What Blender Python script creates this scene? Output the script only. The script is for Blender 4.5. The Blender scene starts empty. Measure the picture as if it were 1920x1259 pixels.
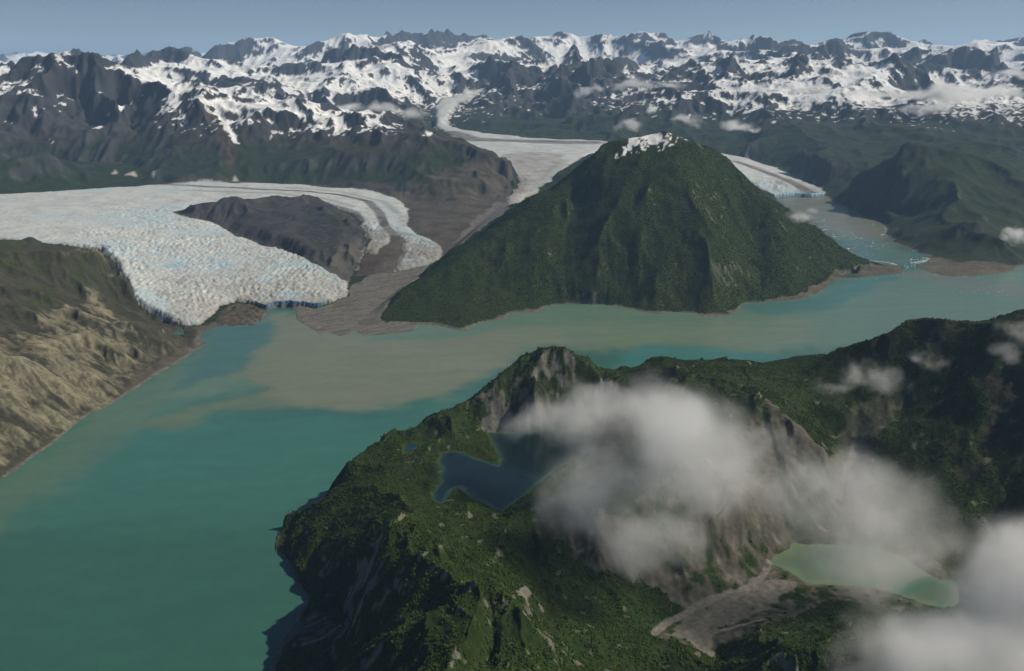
import bpy, math, os, time
import numpy as np
from concurrent.futures import ThreadPoolExecutor
T0 = time.time()
R = math.radians
TQ = 1.0          # mesh fineness, 1 = final
# ------------------------------------------------------------------ camera, sky, sun, exposure
H, F, CX, CY = 1500.0, 1750.0, 960.0, 629.5
PITCH = math.atan((CY - 110.0) / F)
sc = bpy.context.scene
cam_d = bpy.data.cameras.new('camera'); cam = bpy.data.objects.new('camera', cam_d)
sc.collection.objects.link(cam); sc.camera = cam
cam.location = (0, 0, H); cam.rotation_euler = (math.pi / 2 - PITCH, 0, 0)
cam_d.sensor_width = 36; cam_d.lens = 36 * F / 1920; cam_d.clip_start = 5; cam_d.clip_end = 250000
SUN_AZ, SUN_EL = 84.0, 42.0                     # clockwise from the view direction, above the horizon
world = bpy.data.worlds.new('World'); sc.world = world; world.use_nodes = True
wn = world.node_tree
for n in list(wn.nodes): wn.nodes.remove(n)
sky = wn.nodes.new('ShaderNodeTexSky'); sky.sky_type = 'NISHITA'; sky.sun_disc = False
sky.sun_elevation = R(SUN_EL); sky.sun_rotation = R(SUN_AZ)
sky.altitude = 2500; sky.air_density = 0.8; sky.dust_density = 2.0; sky.ozone_density = 2.6
bg = wn.nodes.new('ShaderNodeBackground'); bg.inputs[1].default_value = 0.06
wo = wn.nodes.new('ShaderNodeOutputWorld')
wn.links.new(sky.outputs[0], bg.inputs[0]); wn.links.new(bg.outputs[0], wo.inputs[0])
sd = bpy.data.lights.new('sun', 'SUN'); sun = bpy.data.objects.new('sun', sd); sc.collection.objects.link(sun)
sd.energy = 4.6; sd.angle = R(0.5); sd.color = (1.0, 0.91, 0.75)
sun.rotation_euler = (R(90 - SUN_EL), 0, R(180 - SUN_AZ))
sc.view_settings.view_transform = 'Standard'; sc.view_settings.look = 'None'
sc.view_settings.exposure = 0.0; sc.view_settings.gamma = 1.0
sc.cycles.volume_bounces = 3; sc.cycles.max_bounces = 6; sc.cycles.diffuse_bounces = 2
sc.cycles.glossy_bounces = 2; sc.cycles.transparent_max_bounces = 16
sc.cycles.volume_step_rate = 1.0; sc.cycles.volume_max_steps = 512
sc.cycles.use_adaptive_sampling = True; sc.cycles.adaptive_threshold = 0.02
sc.cycles.use_denoising = True

# ------------------------------------------------------------------ from the photograph to the place
cp, sp = math.cos(PITCH), math.sin(PITCH)
def ray(px, py):
    dx, dn = px - CX, py - CY
    return np.array((dx, F * cp - dn * sp, -F * sp - dn * cp))
def P(px, py, z):                               # the point at height z seen at (px, py)
    d = ray(px, py); t = (z - H) / d[2]
    return (d[0] * t, d[1] * t, z)
def D(px, py, km):                              # the point seen at (px, py), km kilometres ahead
    d = ray(px, py); t = km * 1000 / d[1]
    return (d[0] * t, d[1] * t, H + d[2] * t)
def PL(pts): return [P(*p) for p in pts]
def DL(pts): return [D(*p) for p in pts]

# ------------------------------------------------------------------ numpy noise
POOL = ThreadPoolExecutor(4)
def par(fn, *arrs):
    """run fn over row blocks of the arrays on four threads"""
    n = arrs[0].shape[0]; k = max(1, min(16, n // 8)); cuts = np.linspace(0, n, k + 1).astype(int)
    fut = [POOL.submit(fn, *[a[cuts[i]:cuts[i + 1]] for a in arrs]) for i in range(k)]
    res = [f.result() for f in fut]
    if isinstance(res[0], tuple): return tuple(np.concatenate([r[j] for r in res]) for j in range(len(res[0])))
    return np.concatenate(res)
def hash2(ix, iy, seed):
    h = (ix.astype(np.int64) * 374761393 + iy.astype(np.int64) * 668265263 + seed * 982451653) & 0xFFFFFFFF
    h = ((h ^ (h >> 13)) * 1274126177) & 0xFFFFFFFF
    h = ((h ^ (h >> 16)) * 2246822519) & 0xFFFFFFFF
    return h ^ (h >> 15)
def perlin(x, y, seed=0):
    xi = np.floor(x); yi = np.floor(y); fx = (x - xi).astype(np.float32); fy = (y - yi).astype(np.float32)
    xi = xi.astype(np.int64); yi = yi.astype(np.int64)
    u = fx * fx * fx * (fx * (fx * 6 - 15) + 10); v = fy * fy * fy * (fy * (fy * 6 - 15) + 10)
    def g(a, b):
        t = (hash2(xi + a, yi + b, seed) & 1023).astype(np.float32) * (2 * math.pi / 1024)
        return np.cos(t) * (fx - a) + np.sin(t) * (fy - b)
    a = g(0, 0); b = g(1, 0); c = g(0, 1); d = g(1, 1)
    return ((a + (b - a) * u) * (1 - v) + (c + (d - c) * u) * v) * 1.5
def fbm(x, y, lam, octaves=4, seed=0, gain=0.5, ridged=False):
    def f(x, y):
        o = np.zeros(x.shape, np.float32); a = 1.0; s = 0.0; l = lam
        for k in range(octaves):
            n = perlin(x / l + 17.3 * k, y / l - 9.1 * k, seed + k)
            if ridged: n = 1 - 2 * np.abs(n)
            o += a * n; s += a; a *= gain; l *= 0.5
        return o / s
    return par(f, x, y)
def ridged_mf(x, y, lam, octaves, seed):
    def f(x, y):
        o = np.zeros(x.shape, np.float32); w = np.ones(x.shape, np.float32); a = 1.0; l = lam; s = 0
        for k in range(octaves):
            n = 1 - np.abs(perlin(x / l + 5.1 * k, y / l + 3.7 * k, seed + k)) * 1.4
            n = np.clip(n, 0, 1) ** 2 * w
            w = np.clip(n * 1.6, 0, 1); o += a * n; s += a; a *= 0.5; l *= 0.5
        return o / s
    return par(f, x, y)
def cells(x, y, lam, seed):
    """distance to the nearest scattered point (0 at a point, about 1 between them) and that point's random number"""
    def f(x, y):
        x = x / lam; y = y / lam; xi = np.floor(x).astype(np.int64); yi = np.floor(y).astype(np.int64)
        best = np.full(x.shape, 9.0, np.float32); rnd = np.zeros(x.shape, np.float32)
        for i in (-1, 0, 1):
            for j in (-1, 0, 1):
                h = hash2(xi + i, yi + j, seed)
                px = xi + i + (h & 255) / 255.0; py = yi + j + ((h >> 8) & 255) / 255.0
                d = ((px - x) ** 2 + (py - y) ** 2).astype(np.float32); m = d < best
                best = np.where(m, d, best); rnd = np.where(m, ((h >> 16) & 255) / 255.0, rnd)
        return np.sqrt(best), rnd.astype(np.float32)
    return par(f, x, y)
def sstep(a, b, x):
    t = np.clip((x - a) / (b - a), 0, 1); return (t * t * (3 - 2 * t)).astype(np.float32)
def inside(X, Y, poly):
    poly = np.asarray([(p[0], p[1]) for p in poly]); out = np.zeros(X.shape, bool)
    x0, y0 = poly.min(0); x1, y1 = poly.max(0)
    m = (X >= x0) & (X <= x1) & (Y >= y0) & (Y <= y1)
    if not m.any(): return out
    xs, ys = X[m], Y[m]; c = np.zeros(xs.shape, bool); n = len(poly)
    for i in range(n):
        ax, ay = poly[i]; bx, by = poly[(i + 1) % n]
        if ay == by: continue
        c ^= ((ay > ys) != (by > ys)) & (xs < (bx - ax) * (ys - ay) / (by - ay) + ax)
    out[m] = c; return out
def dist_line(X, Y, line, rmax):
    """distance to a polyline (rmax where farther) and the fraction along it"""
    line = np.asarray([(p[0], p[1]) for p in line]); out = np.full(X.shape, rmax, np.float32); tt = np.zeros(X.shape, np.float32)
    x0, y0 = line.min(0) - rmax; x1, y1 = line.max(0) + rmax
    m = (X >= x0) & (X <= x1) & (Y >= y0) & (Y <= y1)
    if not m.any(): return out, tt
    xs, ys = X[m], Y[m]; best = np.full(xs.shape, rmax, np.float32); bt = np.zeros(xs.shape, np.float32)
    seg = np.hypot(*(line[1:] - line[:-1]).T); tot = seg.sum(); acc = 0
    for i in range(len(line) - 1):
        a, b = line[i], line[i + 1]; d = b - a; L2 = max(1e-9, (d ** 2).sum())
        t = np.clip(((xs - a[0]) * d[0] + (ys - a[1]) * d[1]) / L2, 0, 1)
        q = np.hypot(xs - a[0] - t * d[0], ys - a[1] - t * d[1]).astype(np.float32)
        k = q < best; best = np.where(k, q, best); bt = np.where(k, (acc + t * seg[i]) / tot, bt); acc += seg[i]
    out[m] = best; tt[m] = bt; return out, tt

# ------------------------------------------------------------------ control lines: shores, ridges, valleys, ice edges
# every entry: (px, py, height) in the photograph's pixels, or D-lists (px, py, km)
FJORD = PL([(-900, 1500, 0), (-400, 1150, 0), (-150, 985, 0), (0, 900, 0), (30, 882, 0), (60, 858, 0), (100, 832, 0), (135, 800, 0), (165, 778, 0), (200, 762, 0), (240, 738, 0),
    (285, 708, 0), (330, 682, 0), (365, 660, 0), (388, 645, 0), (376, 634, 0), (380, 622, 0), (410, 612, 0), (440, 611, 0), (478, 610, 0), (492, 600, 0), (498, 588, 0),
    (512, 578, 0), (545, 575, 0), (556, 585, 0), (556, 600, 0), (575, 612, 0), (592, 620, 0), (598, 628, 0), (612, 622, 0), (640, 631, 0), (662, 622, 0), (678, 612, 0),
    (668, 622, 0), (682, 629, 0), (705, 630, 0), (742, 627, 0), (775, 622, 0), (783, 613, 0), (800, 609, 0), (830, 612, 0), (855, 620, 0), (876, 621, 0), (890, 608, 0), (915, 603, 0), (940, 601, 0),
    (955, 590, 0), (980, 586, 0), (1010, 586, 0), (1022, 576, 0), (1045, 571, 0), (1100, 570, 0), (1150, 573, 0), (1180, 578, 0), (1205, 585, 0), (1232, 589, 0), (1265, 585, 0), (1305, 588, 0),
    (1322, 596, 0), (1350, 595, 0), (1372, 592, 0), (1388, 575, 0), (1395, 569, 0), (1440, 566, 0), (1490, 562, 0), (1525, 555, 0), (1548, 540, 0), (1558, 527, 0), (1600, 521, 0), (1650, 517, 0), (1688, 513, 0), (1698, 507, 0),
    (1685, 499, 0), (1660, 494, 0), (1620, 490, 0), (1596, 482, 0), (1560, 445, 0), (1520, 415, 0), (1480, 390, 0), (1455, 372, 0),
    (1490, 369, 0), (1520, 371, 0), (1553, 369, 0), (1568, 382, 0), (1600, 398, 0), (1618, 407, 0), (1650, 415, 0), (1664, 428, 0), (1660, 440, 0), (1672, 448, 0),
    (1677, 458, 0), (1700, 466, 0), (1725, 475, 0), (1745, 484, 0), (1740, 488, 0), (1742, 494, 0), (1718, 496, 0), (1722, 502, 0), (1745, 512, 0), (1775, 518, 0), (1830, 519, 0), (1880, 512, 0), (1900, 508, 0),
    (1905, 500, 0), (1960, 492, 0), (2200, 470, 0), (2700, 450, 0), (3300, 520, 0),
    (2700, 600, 0), (2500, 610, 0), (2200, 625, 0), (1950, 640, 0), (1800, 640, 0), (1720, 645, 0), (1640, 668, 0), (1560, 700, 0), (1500, 725, 0), (1430, 714, 0), (1320, 700, 0), (1230, 700, 0),
    (1180, 722, 0), (1140, 722, 0), (1100, 705, 0), (1050, 692, 0), (1000, 702, 0), (930, 748, 0), (880, 768, 0), (840, 808, 0), (770, 830, 0), (700, 860, 0), (660, 902, 0), (600, 955, 0), (540, 983, 0), (520, 1000, 0),
    (515, 1020, 0), (518, 1036, 0), (537, 1052, 0), (552, 1075, 0), (560, 1100, 0), (577, 1125, 0), (560, 1158, 0), (535, 1195, 0), (517, 1225, 0), (502, 1265, 0), (470, 1360, 0), (430, 1500, 0), (300, 1800, 0), (-700, 2200, 0)])
BL = 200.0                                                       # blue lake level
BLUE = PL([(p[0], p[1], BL) for p in [(907, 812), (925, 811), (940, 812), (985, 811), (1040, 806), (1110, 815), (1130, 835), (1105, 852), (1075, 866), (1045, 878), (1030, 893), (1010, 908), (990, 925), (965, 943),
    (942, 960), (930, 957), (912, 945), (890, 938), (872, 922), (860, 914), (848, 918), (843, 930), (828, 947), (812, 938), (810, 925), (825, 905), (827, 885), (822, 865), (826, 850), (845, 846), (870, 848), (892, 860), (915, 866), (932, 872), (938, 862), (930, 845), (921, 830), (918, 818)]])
PL2 = 205.0
POND = PL([(p[0], p[1], PL2) for p in [(755, 852), (757, 834), (780, 829), (800, 829), (792, 834), (778, 842), (770, 852)]])
GL = 118.0
GREEN = PL([(p[0], p[1], GL) for p in [(1441, 1055), (1452, 1040), (1478, 1030), (1484, 1012), (1500, 1020), (1560, 1020), (1640, 1025), (1700, 1045), (1712, 1058), (1740, 1075), (1765, 1087), (1785, 1088), (1800, 1102), (1802, 1128), (1785, 1142), (1742, 1137), (1700, 1122), (1660, 1108), (1620, 1101), (1560, 1098), (1510, 1096), (1500, 1086), (1478, 1072)]])
LINES = []
def add(pts): LINES.append(pts)
# -- near land: crest against the fjord
S1 = [(530, 968, 45), (600, 935, 115), (650, 880, 170), (690, 832, 205), (720, 815, 215), (770, 803, 235), (800, 795, 240), (840, 780, 262), (860, 752, 300), (885, 738, 330), (910, 722, 350), (950, 690, 400), (975, 665, 440),
      (1000, 652, 460), (1040, 649, 470), (1080, 656, 462), (1105, 668, 440), (1135, 692, 400), (1170, 694, 385), (1195, 672, 415), (1222, 660, 432), (1300, 666, 450), (1355, 679, 440), (1420, 683, 415), (1460, 697, 385), (1500, 700, 375),
      (1530, 676, 420), (1560, 655, 465), (1620, 632, 520), (1665, 628, 545), (1700, 606, 580), (1740, 600, 600), (1820, 598, 625), (1880, 605, 640), (1960, 603, 660), (2200, 590, 700), (2700, 560, 600), (3300, 600, 500)]
add(PL(S1))
# west cliff crest and the green ridges of the foreground
add(PL([(650, 905, 175), (700, 898, 225), (745, 918, 255), (770, 955, 275), (748, 985, 285), (722, 1010, 285), (712, 1040, 290), (735, 1050, 310), (783, 1037, 340), (830, 1058, 350), (862, 1090, 348), (893, 1112, 335), (905, 1150, 330), (880, 1190, 345), (840, 1230, 385), (800, 1300, 450), (760, 1450, 520), (700, 1750, 600)]))
add(PL([(712, 1040, 290), (690, 1080, 230), (668, 1120, 160), (655, 1150, 100)]))
add(PL([(735, 1050, 310), (735, 1120, 250), (722, 1170, 190), (690, 1215, 130)]))
add(PL([(893, 1112, 330), (815, 1140, 310), (760, 1180, 270), (720, 1230, 220), (690, 1280, 170)]))
add(PL([(520, 1035, 6), (560, 1060, 35), (600, 1085, 40), (625, 1120, 40), (650, 1160, 45), (665, 1190, 60)]))
add(PL([(590, 1130, 25), (600, 1180, 40), (610, 1230, 55), (600, 1300, 60)]))
add(PL([(575, 985, 90), (600, 1010, 95), (640, 1000, 150), (690, 985, 210)]))
add(PL([(913, 1105, 300), (918, 1125, 298), (925, 1160, 280), (930, 1200, 280), (915, 1259, 290)]))
add(PL([(940, 1120, 320), (965, 1125, 310), (975, 1160, 300), (985, 1200, 290), (1020, 1259, 285), (1060, 1400, 330)]))
add(PL([(760, 965, 270), (800, 970, 262), (850, 965, 245), (930, 972, 225), (985, 962, 235), (1010, 925, 235), (1045, 895, 250), (1080, 878, 265)]))
add(PL([(850, 1000, 290), (900, 1000, 292), (960, 1000, 285), (985, 1000, 280), (1010, 985, 275), (1060, 960, 290), (1120, 950, 295), (1200, 930, 295), (1300, 880, 310), (1360, 840, 340), (1400, 790, 370), (1430, 755, 385), (1470, 770, 372), (1510, 800, 345), (1545, 850, 290)]))
add(PL([(1000, 985, 275), (1005, 1020, 245), (1010, 1070, 215), (1030, 1120, 195), (1040, 1160, 200), (1060, 1240, 220)]))
add(PL([(1080, 1030, 215), (1150, 1030, 215), (1250, 1010, 225), (1350, 970, 245), (1430, 900, 280), (1490, 850, 300)]))
add(PL([(1100, 1090, 165), (1200, 1090, 155), (1300, 1070, 160), (1400, 1020, 165), (1460, 960, 200), (1520, 900, 230)]))
add(PL([(1440, 1058, 120), (1410, 1085, 118), (1350, 1120, 112), (1290, 1140, 108), (1250, 1165, 106), (1225, 1195, 104)]))
add(PL([(1290, 1150, 107), (1290, 1180, 104), (1310, 1215, 98), (1335, 1228, 92), (1350, 1245, 90)]))
add(PL([(1150, 1120, 140), (1180, 1180, 125), (1200, 1240, 130), (1250, 1300, 120)]))
add(PL([(1360, 1200, 115), (1400, 1175, 150), (1470, 1158, 175), (1540, 1150, 195), (1600, 1155, 200), (1680, 1170, 190), (1760, 1190, 180)]))
add(PL([(1380, 1259, 190), (1450, 1235, 225), (1550, 1230, 240), (1700, 1240, 230), (1900, 1260, 240), (2200, 1300, 300)]))
add(PL([(1500, 1105, 119), (1580, 1118, 122), (1660, 1130, 128), (1720, 1150, 140)]))
add(PL([(1230, 1259, 100), (1300, 1400, 80), (1350, 1700, 60)]))
add(PL([(1100, 870, 240), (1150, 830, 320), (1200, 790, 370), (1240, 740, 400), (1270, 690, 430)]))
add(PL([(945, 800, 215), (985, 780, 260), (1000, 750, 320), (1010, 700, 400)]))
add(PL([(1120, 800, 215), (1130, 770, 260), (1130, 730, 320)]))
add(PL([(1130, 830, 208), (1180, 810, 320), (1250, 790, 370), (1330, 770, 385), (1400, 745, 390)]))
# bowl above the fan, right-hand mountain
add(PL([(1480, 730, 375), (1520, 760, 340), (1560, 810, 280), (1588, 865, 225), (1580, 930, 170), (1560, 1000, 126)]))
add(PL([(1660, 680, 455), (1625, 735, 375), (1605, 790, 300), (1590, 850, 235)]))
add(DL([(1740, 640, 3.15), (1770, 700, 3.0), (1800, 780, 2.85), (1840, 850, 2.7), (1880, 920, 2.55), (1930, 1000, 2.4), (1970, 1070, 2.3)]))
add(DL([(1700, 700, 3.1), (1690, 780, 2.95), (1680, 850, 2.8), (1700, 920, 2.65), (1720, 1000, 2.5)]))
add([(1700, 1400, 700), (2150, 1800, 1000), (2400, 2600, 1120), (2600, 3100, 1100), (2900, 3700, 900), (3300, 4100, 600)])  # unseen ridge right of the frame, added to cast shadow on the right-hand mountain
# -- left-hand slope
add(PL([(-900, 600, 700), (-300, 448, 640), (-100, 450, 560), (0, 456, 500), (70, 460, 470), (110, 466, 450), (140, 466, 430), (190, 468, 390), (212, 482, 330), (222, 500, 270), (235, 530, 190), (255, 562, 130), (300, 592, 70), (345, 610, 30), (378, 622, 6)]))
add(PL([(-500, 700, 520), (-200, 600, 430), (0, 560, 390), (100, 560, 330), (180, 570, 250), (240, 600, 160), (310, 620, 80)]))
add(PL([(-300, 800, 300), (0, 700, 240), (80, 650, 265), (150, 610, 250), (200, 620, 190), (280, 650, 90)]))
# -- glacier A edges and surface
GA_FAR = [(-900, 400, 320), (-300, 372, 280), (0, 364, 250), (120, 358, 245), (200, 352, 240), (300, 346, 232), (380, 343, 226), (460, 343, 220), (560, 346, 210), (650, 353, 195), (700, 361, 180), (740, 371, 165), (760, 383, 145), (769, 400, 125), (768, 428, 100), (780, 440, 85), (800, 446, 70), (825, 460, 50), (833, 474, 40)]
GA_END = [(825, 488, 32), (800, 497, 26), (760, 508, 20), (735, 512, 18)]
ISL_N = [(735, 512, 18), (745, 492, 40), (757, 470, 60), (752, 450, 78), (735, 440, 95), (722, 425, 108), (716, 405, 130), (700, 388, 150)]      # the medial strand's right bank
ROCK = [(316, 400, 185), (345, 395, 188), (400, 385, 195), (450, 377, 198), (500, 379, 198), (540, 380, 196), (590, 380, 190), (630, 388, 175), (660, 400, 155), (676, 415, 135), (684, 430, 118), (688, 450, 100), (684, 470, 78), (675, 490, 55), (668, 505, 32), (655, 528, 18),
        (640, 522, 30), (600, 500, 55), (570, 486, 70), (535, 470, 95), (500, 462, 108), (455, 445, 130), (420, 430, 145), (390, 418, 158), (350, 410, 172)]
DEBRIS = [(684, 470, 80), (700, 478, 75), (716, 470, 80), (728, 452, 90), (735, 441, 97), (750, 448, 82), (758, 470, 62), (746, 495, 38), (733, 515, 18), (700, 520, 14), (670, 520, 18)]
GA_NEAR = [(652, 532, 18), (657, 545, 16), (650, 556, 10), (620, 570, 7), (590, 578, 4), (575, 574, 12), (545, 572, 14), (512, 573, 12), (500, 579, 6), (485, 575, 10), (465, 570, 16), (440, 566, 22), (415, 575, 22), (400, 590, 18), (370, 608, 14), (345, 607, 26), (300, 590, 62), (255, 560, 118), (235, 528, 160), (222, 500, 185), (212, 482, 200), (190, 468, 210), (140, 462, 225), (70, 455, 245), (0, 450, 260), (-300, 445, 300), (-900, 560, 360)]
add(PL(GA_FAR + GA_END)); add(PL(ROCK + ROCK[:1])); add(PL(GA_NEAR))
add(PL([(0, 400, 268), (150, 400, 245), (250, 415, 215), (350, 445, 165), (450, 490, 115), (540, 530, 70), (600, 555, 35)]))
add(PL([(140, 440, 238), (260, 470, 185), (350, 520, 120), (420, 560, 50)]))
add(PL([(350, 370, 215), (560, 362, 212), (680, 380, 172), (722, 410, 128)]))
add(PL([(745, 425, 105), (762, 450, 82), (790, 475, 50)]))
add(PL([(380, 398, 220), (450, 390, 240), (520, 392, 246), (585, 381, 250), (625, 395, 235), (650, 420, 190), (640, 460, 140), (620, 490, 90)]))
add(PL([(430, 415, 205), (500, 432, 190), (560, 455, 165)]))
add(PL([(700, 505, 50), (715, 490, 66), (725, 475, 78)]))
add(PL([(418, 590, 22), (440, 572, 42), (470, 578, 38), (485, 592, 16)]))
add(PL([(405, 605, 4), (440, 609, 4), (478, 608, 4)]))
# outwash plain and valley to glacier B
OUT = [(556, 585, 1.5), (590, 590, 3), (650, 562, 8), (665, 540, 13), (690, 520, 16), (735, 516, 18), (800, 500, 27), (832, 480, 40)]
add(PL([(556, 590, 1.2), (600, 600, 2.5), (660, 580, 6), (690, 540, 12), (740, 525, 16), (800, 502, 27), (835, 478, 42), (870, 445, 70), (910, 410, 105), (945, 380, 140), (975, 350, 190), (1000, 320, 235)]))
add(PL([(600, 620, 1.2), (640, 622, 1.5), (690, 590, 3), (715, 570, 6), (750, 540, 13), (800, 505, 27)]))
add(PL([(690, 622, 1.6), (720, 618, 2.2), (760, 617, 1.6)]))
# -- centre mountain
add(DL([(712, 592, 5.45), (735, 566, 5.62), (760, 543, 5.8), (795, 512, 5.95), (830, 488, 6.1), (870, 460, 6.25), (905, 437, 6.4), (935, 415, 6.55), (965, 398, 6.7), (1000, 372, 6.85), (1030, 348, 7.0), (1060, 324, 7.05), (1085, 302, 7.15), (1110, 280, 7.2), (1135, 261, 7.25), (1170, 253, 7.25), (1190, 253, 7.2), (1215, 246, 7.2), (1238, 238, 7.2), (1262, 241, 7.2),
        (1282, 252, 7.2), (1320, 268, 7.2), (1350, 283, 7.25), (1380, 308, 7.25), (1405, 330, 7.25), (1430, 350, 7.2), (1465, 372, 7.1), (1500, 396, 7.0), (1530, 423, 6.9), (1560, 450, 6.8), (1590, 476, 6.72), (1612, 490, 6.66)]))
add(DL([(1190, 253, 7.2), (1165, 278, 7.05), (1125, 308, 6.9), (1110, 345, 6.75)]))
add(DL([(1262, 243, 7.2), (1285, 300, 6.85), (1300, 350, 6.55), (1310, 400, 6.28), (1330, 450, 6.0), (1340, 520, 5.75), (1345, 575, 5.55)]))
add(DL([(1150, 300, 7.0), (1150, 360, 6.62), (1130, 420, 6.25), (1120, 480, 5.98), (1110, 540, 5.75)]))
add(DL([(1225, 262, 7.1), (1225, 330, 6.7), (1220, 400, 6.3), (1225, 470, 5.98), (1230, 540, 5.7)]))
add(DL([(1030, 395, 6.55), (1005, 450, 6.2), (985, 510, 5.92), (965, 560, 5.72)]))
add(DL([(1440, 390, 6.85), (1460, 440, 6.55), (1480, 500, 6.2), (1480, 535, 6.0)]))
add(DL([(830, 520, 5.9), (810, 560, 5.65), (790, 590, 5.45)]))
add(DL([(1350, 283, 7.25), (1365, 340, 7.05), (1385, 400, 6.8), (1405, 450, 6.55), (1425, 500, 6.3), (1430, 540, 6.05)]))
add(DL([(1060, 327, 7.05), (1080, 380, 6.75), (1070, 430, 6.42), (1050, 480, 6.12), (1040, 530, 5.85)]))
add(DL([(905, 437, 6.4), (915, 480, 6.15), (905, 530, 5.85), (890, 575, 5.6)]))
add(PL([(860, 596, 35), (880, 600, 28), (905, 590, 30)]))
add(PL([(1560, 527, 3), (1600, 510, 6), (1640, 503, 4), (1680, 506, 1.5)]))
add(PL([(1440, 558, 12), (1500, 552, 12), (1540, 520, 25), (1575, 500, 45)]))
add(PL([(1735, 500, 4), (1780, 507, 5), (1850, 510, 3)]))
# -- glaciers B and C, and the ice behind the centre mountain
GB_S = [(815, 238, 380), (850, 262, 345), (880, 275, 325), (915, 285, 300), (940, 300, 275), (960, 318, 250), (975, 340, 210), (968, 355, 180)]
GB_E = [(945, 378, 145), (960, 385, 135), (985, 372, 150)]
GB_R = [(1020, 350, 185), (1055, 325, 225), (1085, 300, 265), (1120, 285, 290), (1180, 285, 290), (1260, 290, 270), (1330, 308, 230), (1380, 330, 170), (1440, 360, 70), (1480, 371, 14)]
GB_N = [(1500, 371, 10), (1520, 370, 10), (1550, 368, 10), (1545, 358, 30), (1520, 343, 62), (1480, 325, 105), (1440, 310, 150), (1400, 297, 190), (1340, 285, 240), (1260, 278, 280), (1180, 272, 305), (1120, 264, 325), (1050, 262, 335), (980, 258, 345), (930, 252, 355), (880, 245, 370), (850, 238, 385), (838, 234, 395)]
add(PL(GB_S + GB_E + GB_R)); add(PL(GB_N))
add(PL([(860, 250, 368), (960, 272, 335), (1050, 280, 310), (1150, 278, 300), (1300, 292, 255), (1400, 315, 180), (1480, 350, 80)]))
add(PL([(1010, 300, 280), (990, 330, 225), (980, 355, 180)]))
# behind the centre mountain: its back foot
add(PL([(1080, 325, 240), (1200, 312, 250), (1300, 325, 215), (1400, 365, 100)]))
# tongue of upper glacier
TONG = [D(*p) for p in [(815, 238, 16.2), (812, 215, 17.1), (812, 197, 17.8), (830, 184, 18.4), (860, 178, 18.9), (900, 166, 20.2), (920, 164, 20.5), (888, 184, 18.9), (858, 197, 17.9), (844, 213, 17.1), (845, 236, 16.3)]]
add(TONG[:6]); add(TONG[6:]); add(DL([(828, 230, 16.5), (828, 205, 17.4), (845, 188, 18.3), (890, 172, 19.6)]))
# -- land right of the inlet
add(PL([(1560, 368, 40), (1600, 375, 60), (1640, 385, 110), (1680, 370, 230), (1700, 340, 380), (1690, 310, 480), (1700, 285, 585)]))
add(DL([(1600, 320, 10.2), (1650, 300, 10.0), (1700, 284, 9.6), (1760, 277, 9.5), (1830, 281, 9.4), (1870, 292, 9.2), (1900, 315, 9.0), (1960, 360, 8.6), (2100, 430, 8.0), (2400, 450, 7.6)]))
add(PL([(1700, 440, 70), (1760, 430, 130), (1820, 430, 190), (1880, 450, 150), (1910, 490, 30)]))
add(PL([(1760, 400, 230), (1800, 360, 380), (1790, 310, 520)]))
add(DL([(1400, 262, 13.0), (1440, 250, 13.3), (1500, 240, 13.5), (1560, 230, 13.8), (1620, 222, 14.0), (1690, 210, 14.2), (1740, 205, 14.5), (1800, 215, 14.0), (1860, 228, 13.5), (1920, 240, 13.0), (2100, 230, 13.0), (2500, 230, 12.0)]))
add(DL([(1500, 285, 11.8), (1560, 300, 11.2), (1620, 290, 11.5), (1700, 262, 11.8), (1800, 255, 11.8), (1900, 268, 11.4), (2000, 290, 11.0)]))
add(PL([(1840, 290, 300), (1900, 290, 330), (1960, 330, 300)]))
# -- left-hand mountains (dark, right behind glacier A)
add(PL([(-900, 392, 330), (-300, 366, 290), (-100, 362, 270), (60, 355, 262), (200, 346, 258), (300, 338, 262), (460, 337, 240), (600, 343, 225), (690, 352, 200), (745, 364, 180), (775, 380, 150), (780, 405, 125), (785, 430, 105), (830, 440, 95), (870, 420, 110), (905, 395, 125), (940, 365, 160), (966, 335, 225)]))
add(DL([(-300, 310, 10.6), (-60, 296, 10.5), (40, 297, 10.4), (90, 305, 10.3), (130, 318, 10.2), (165, 335, 10.1)]))
add(DL([(60, 318, 11.6), (160, 322, 11.5), (260, 322, 11.2)]))
add(DL([(-700, 150, 14.5), (-300, 140, 14.5), (-100, 160, 14.0), (0, 165, 13.8), (40, 150, 13.8), (75, 128, 13.8), (98, 115, 13.8), (125, 122, 13.8), (150, 125, 13.8), (165, 118, 13.8), (190, 128, 13.8), (215, 142, 13.8), (240, 143, 13.6), (262, 155, 13.4), (285, 150, 13.3), (305, 160, 13.1), (330, 170, 12.9), (352, 160, 12.8), (370, 155, 12.8),
        (395, 168, 12.7), (420, 180, 12.7), (450, 178, 12.7), (485, 185, 12.6), (520, 195, 12.5), (560, 200, 12.4), (600, 204, 12.2), (640, 206, 12.1), (690, 211, 11.9), (730, 222, 11.6), (770, 240, 11.3), (810, 256, 11.0), (850, 275, 10.8), (890, 292, 10.6), (930, 306, 10.5), (960, 320, 10.35)]))
add(DL([(98, 115, 13.8), (90, 170, 13.2), (80, 230, 12.6), (60, 270, 12.1)]))
add(DL([(165, 118, 13.8), (190, 170, 13.2), (210, 185, 12.9)]))
add(DL([(240, 143, 13.6), (235, 180, 13.0), (215, 220, 12.5), (190, 270, 11.9), (175, 310, 11.6)]))
add(DL([(370, 155, 12.8), (350, 210, 12.1), (320, 250, 11.7), (300, 300, 11.3)]))
add(DL([(370, 155, 12.8), (400, 200, 12.1), (420, 250, 11.6), (435, 300, 11.0)]))
add(DL([(520, 195, 12.5), (500, 240, 11.8), (490, 290, 11.1)]))
add(DL([(640, 206, 12.1), (650, 250, 11.4), (660, 300, 10.7)]))
add(DL([(770, 240, 11.3), (760, 290, 10.6), (765, 340, 9.8)]))
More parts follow.
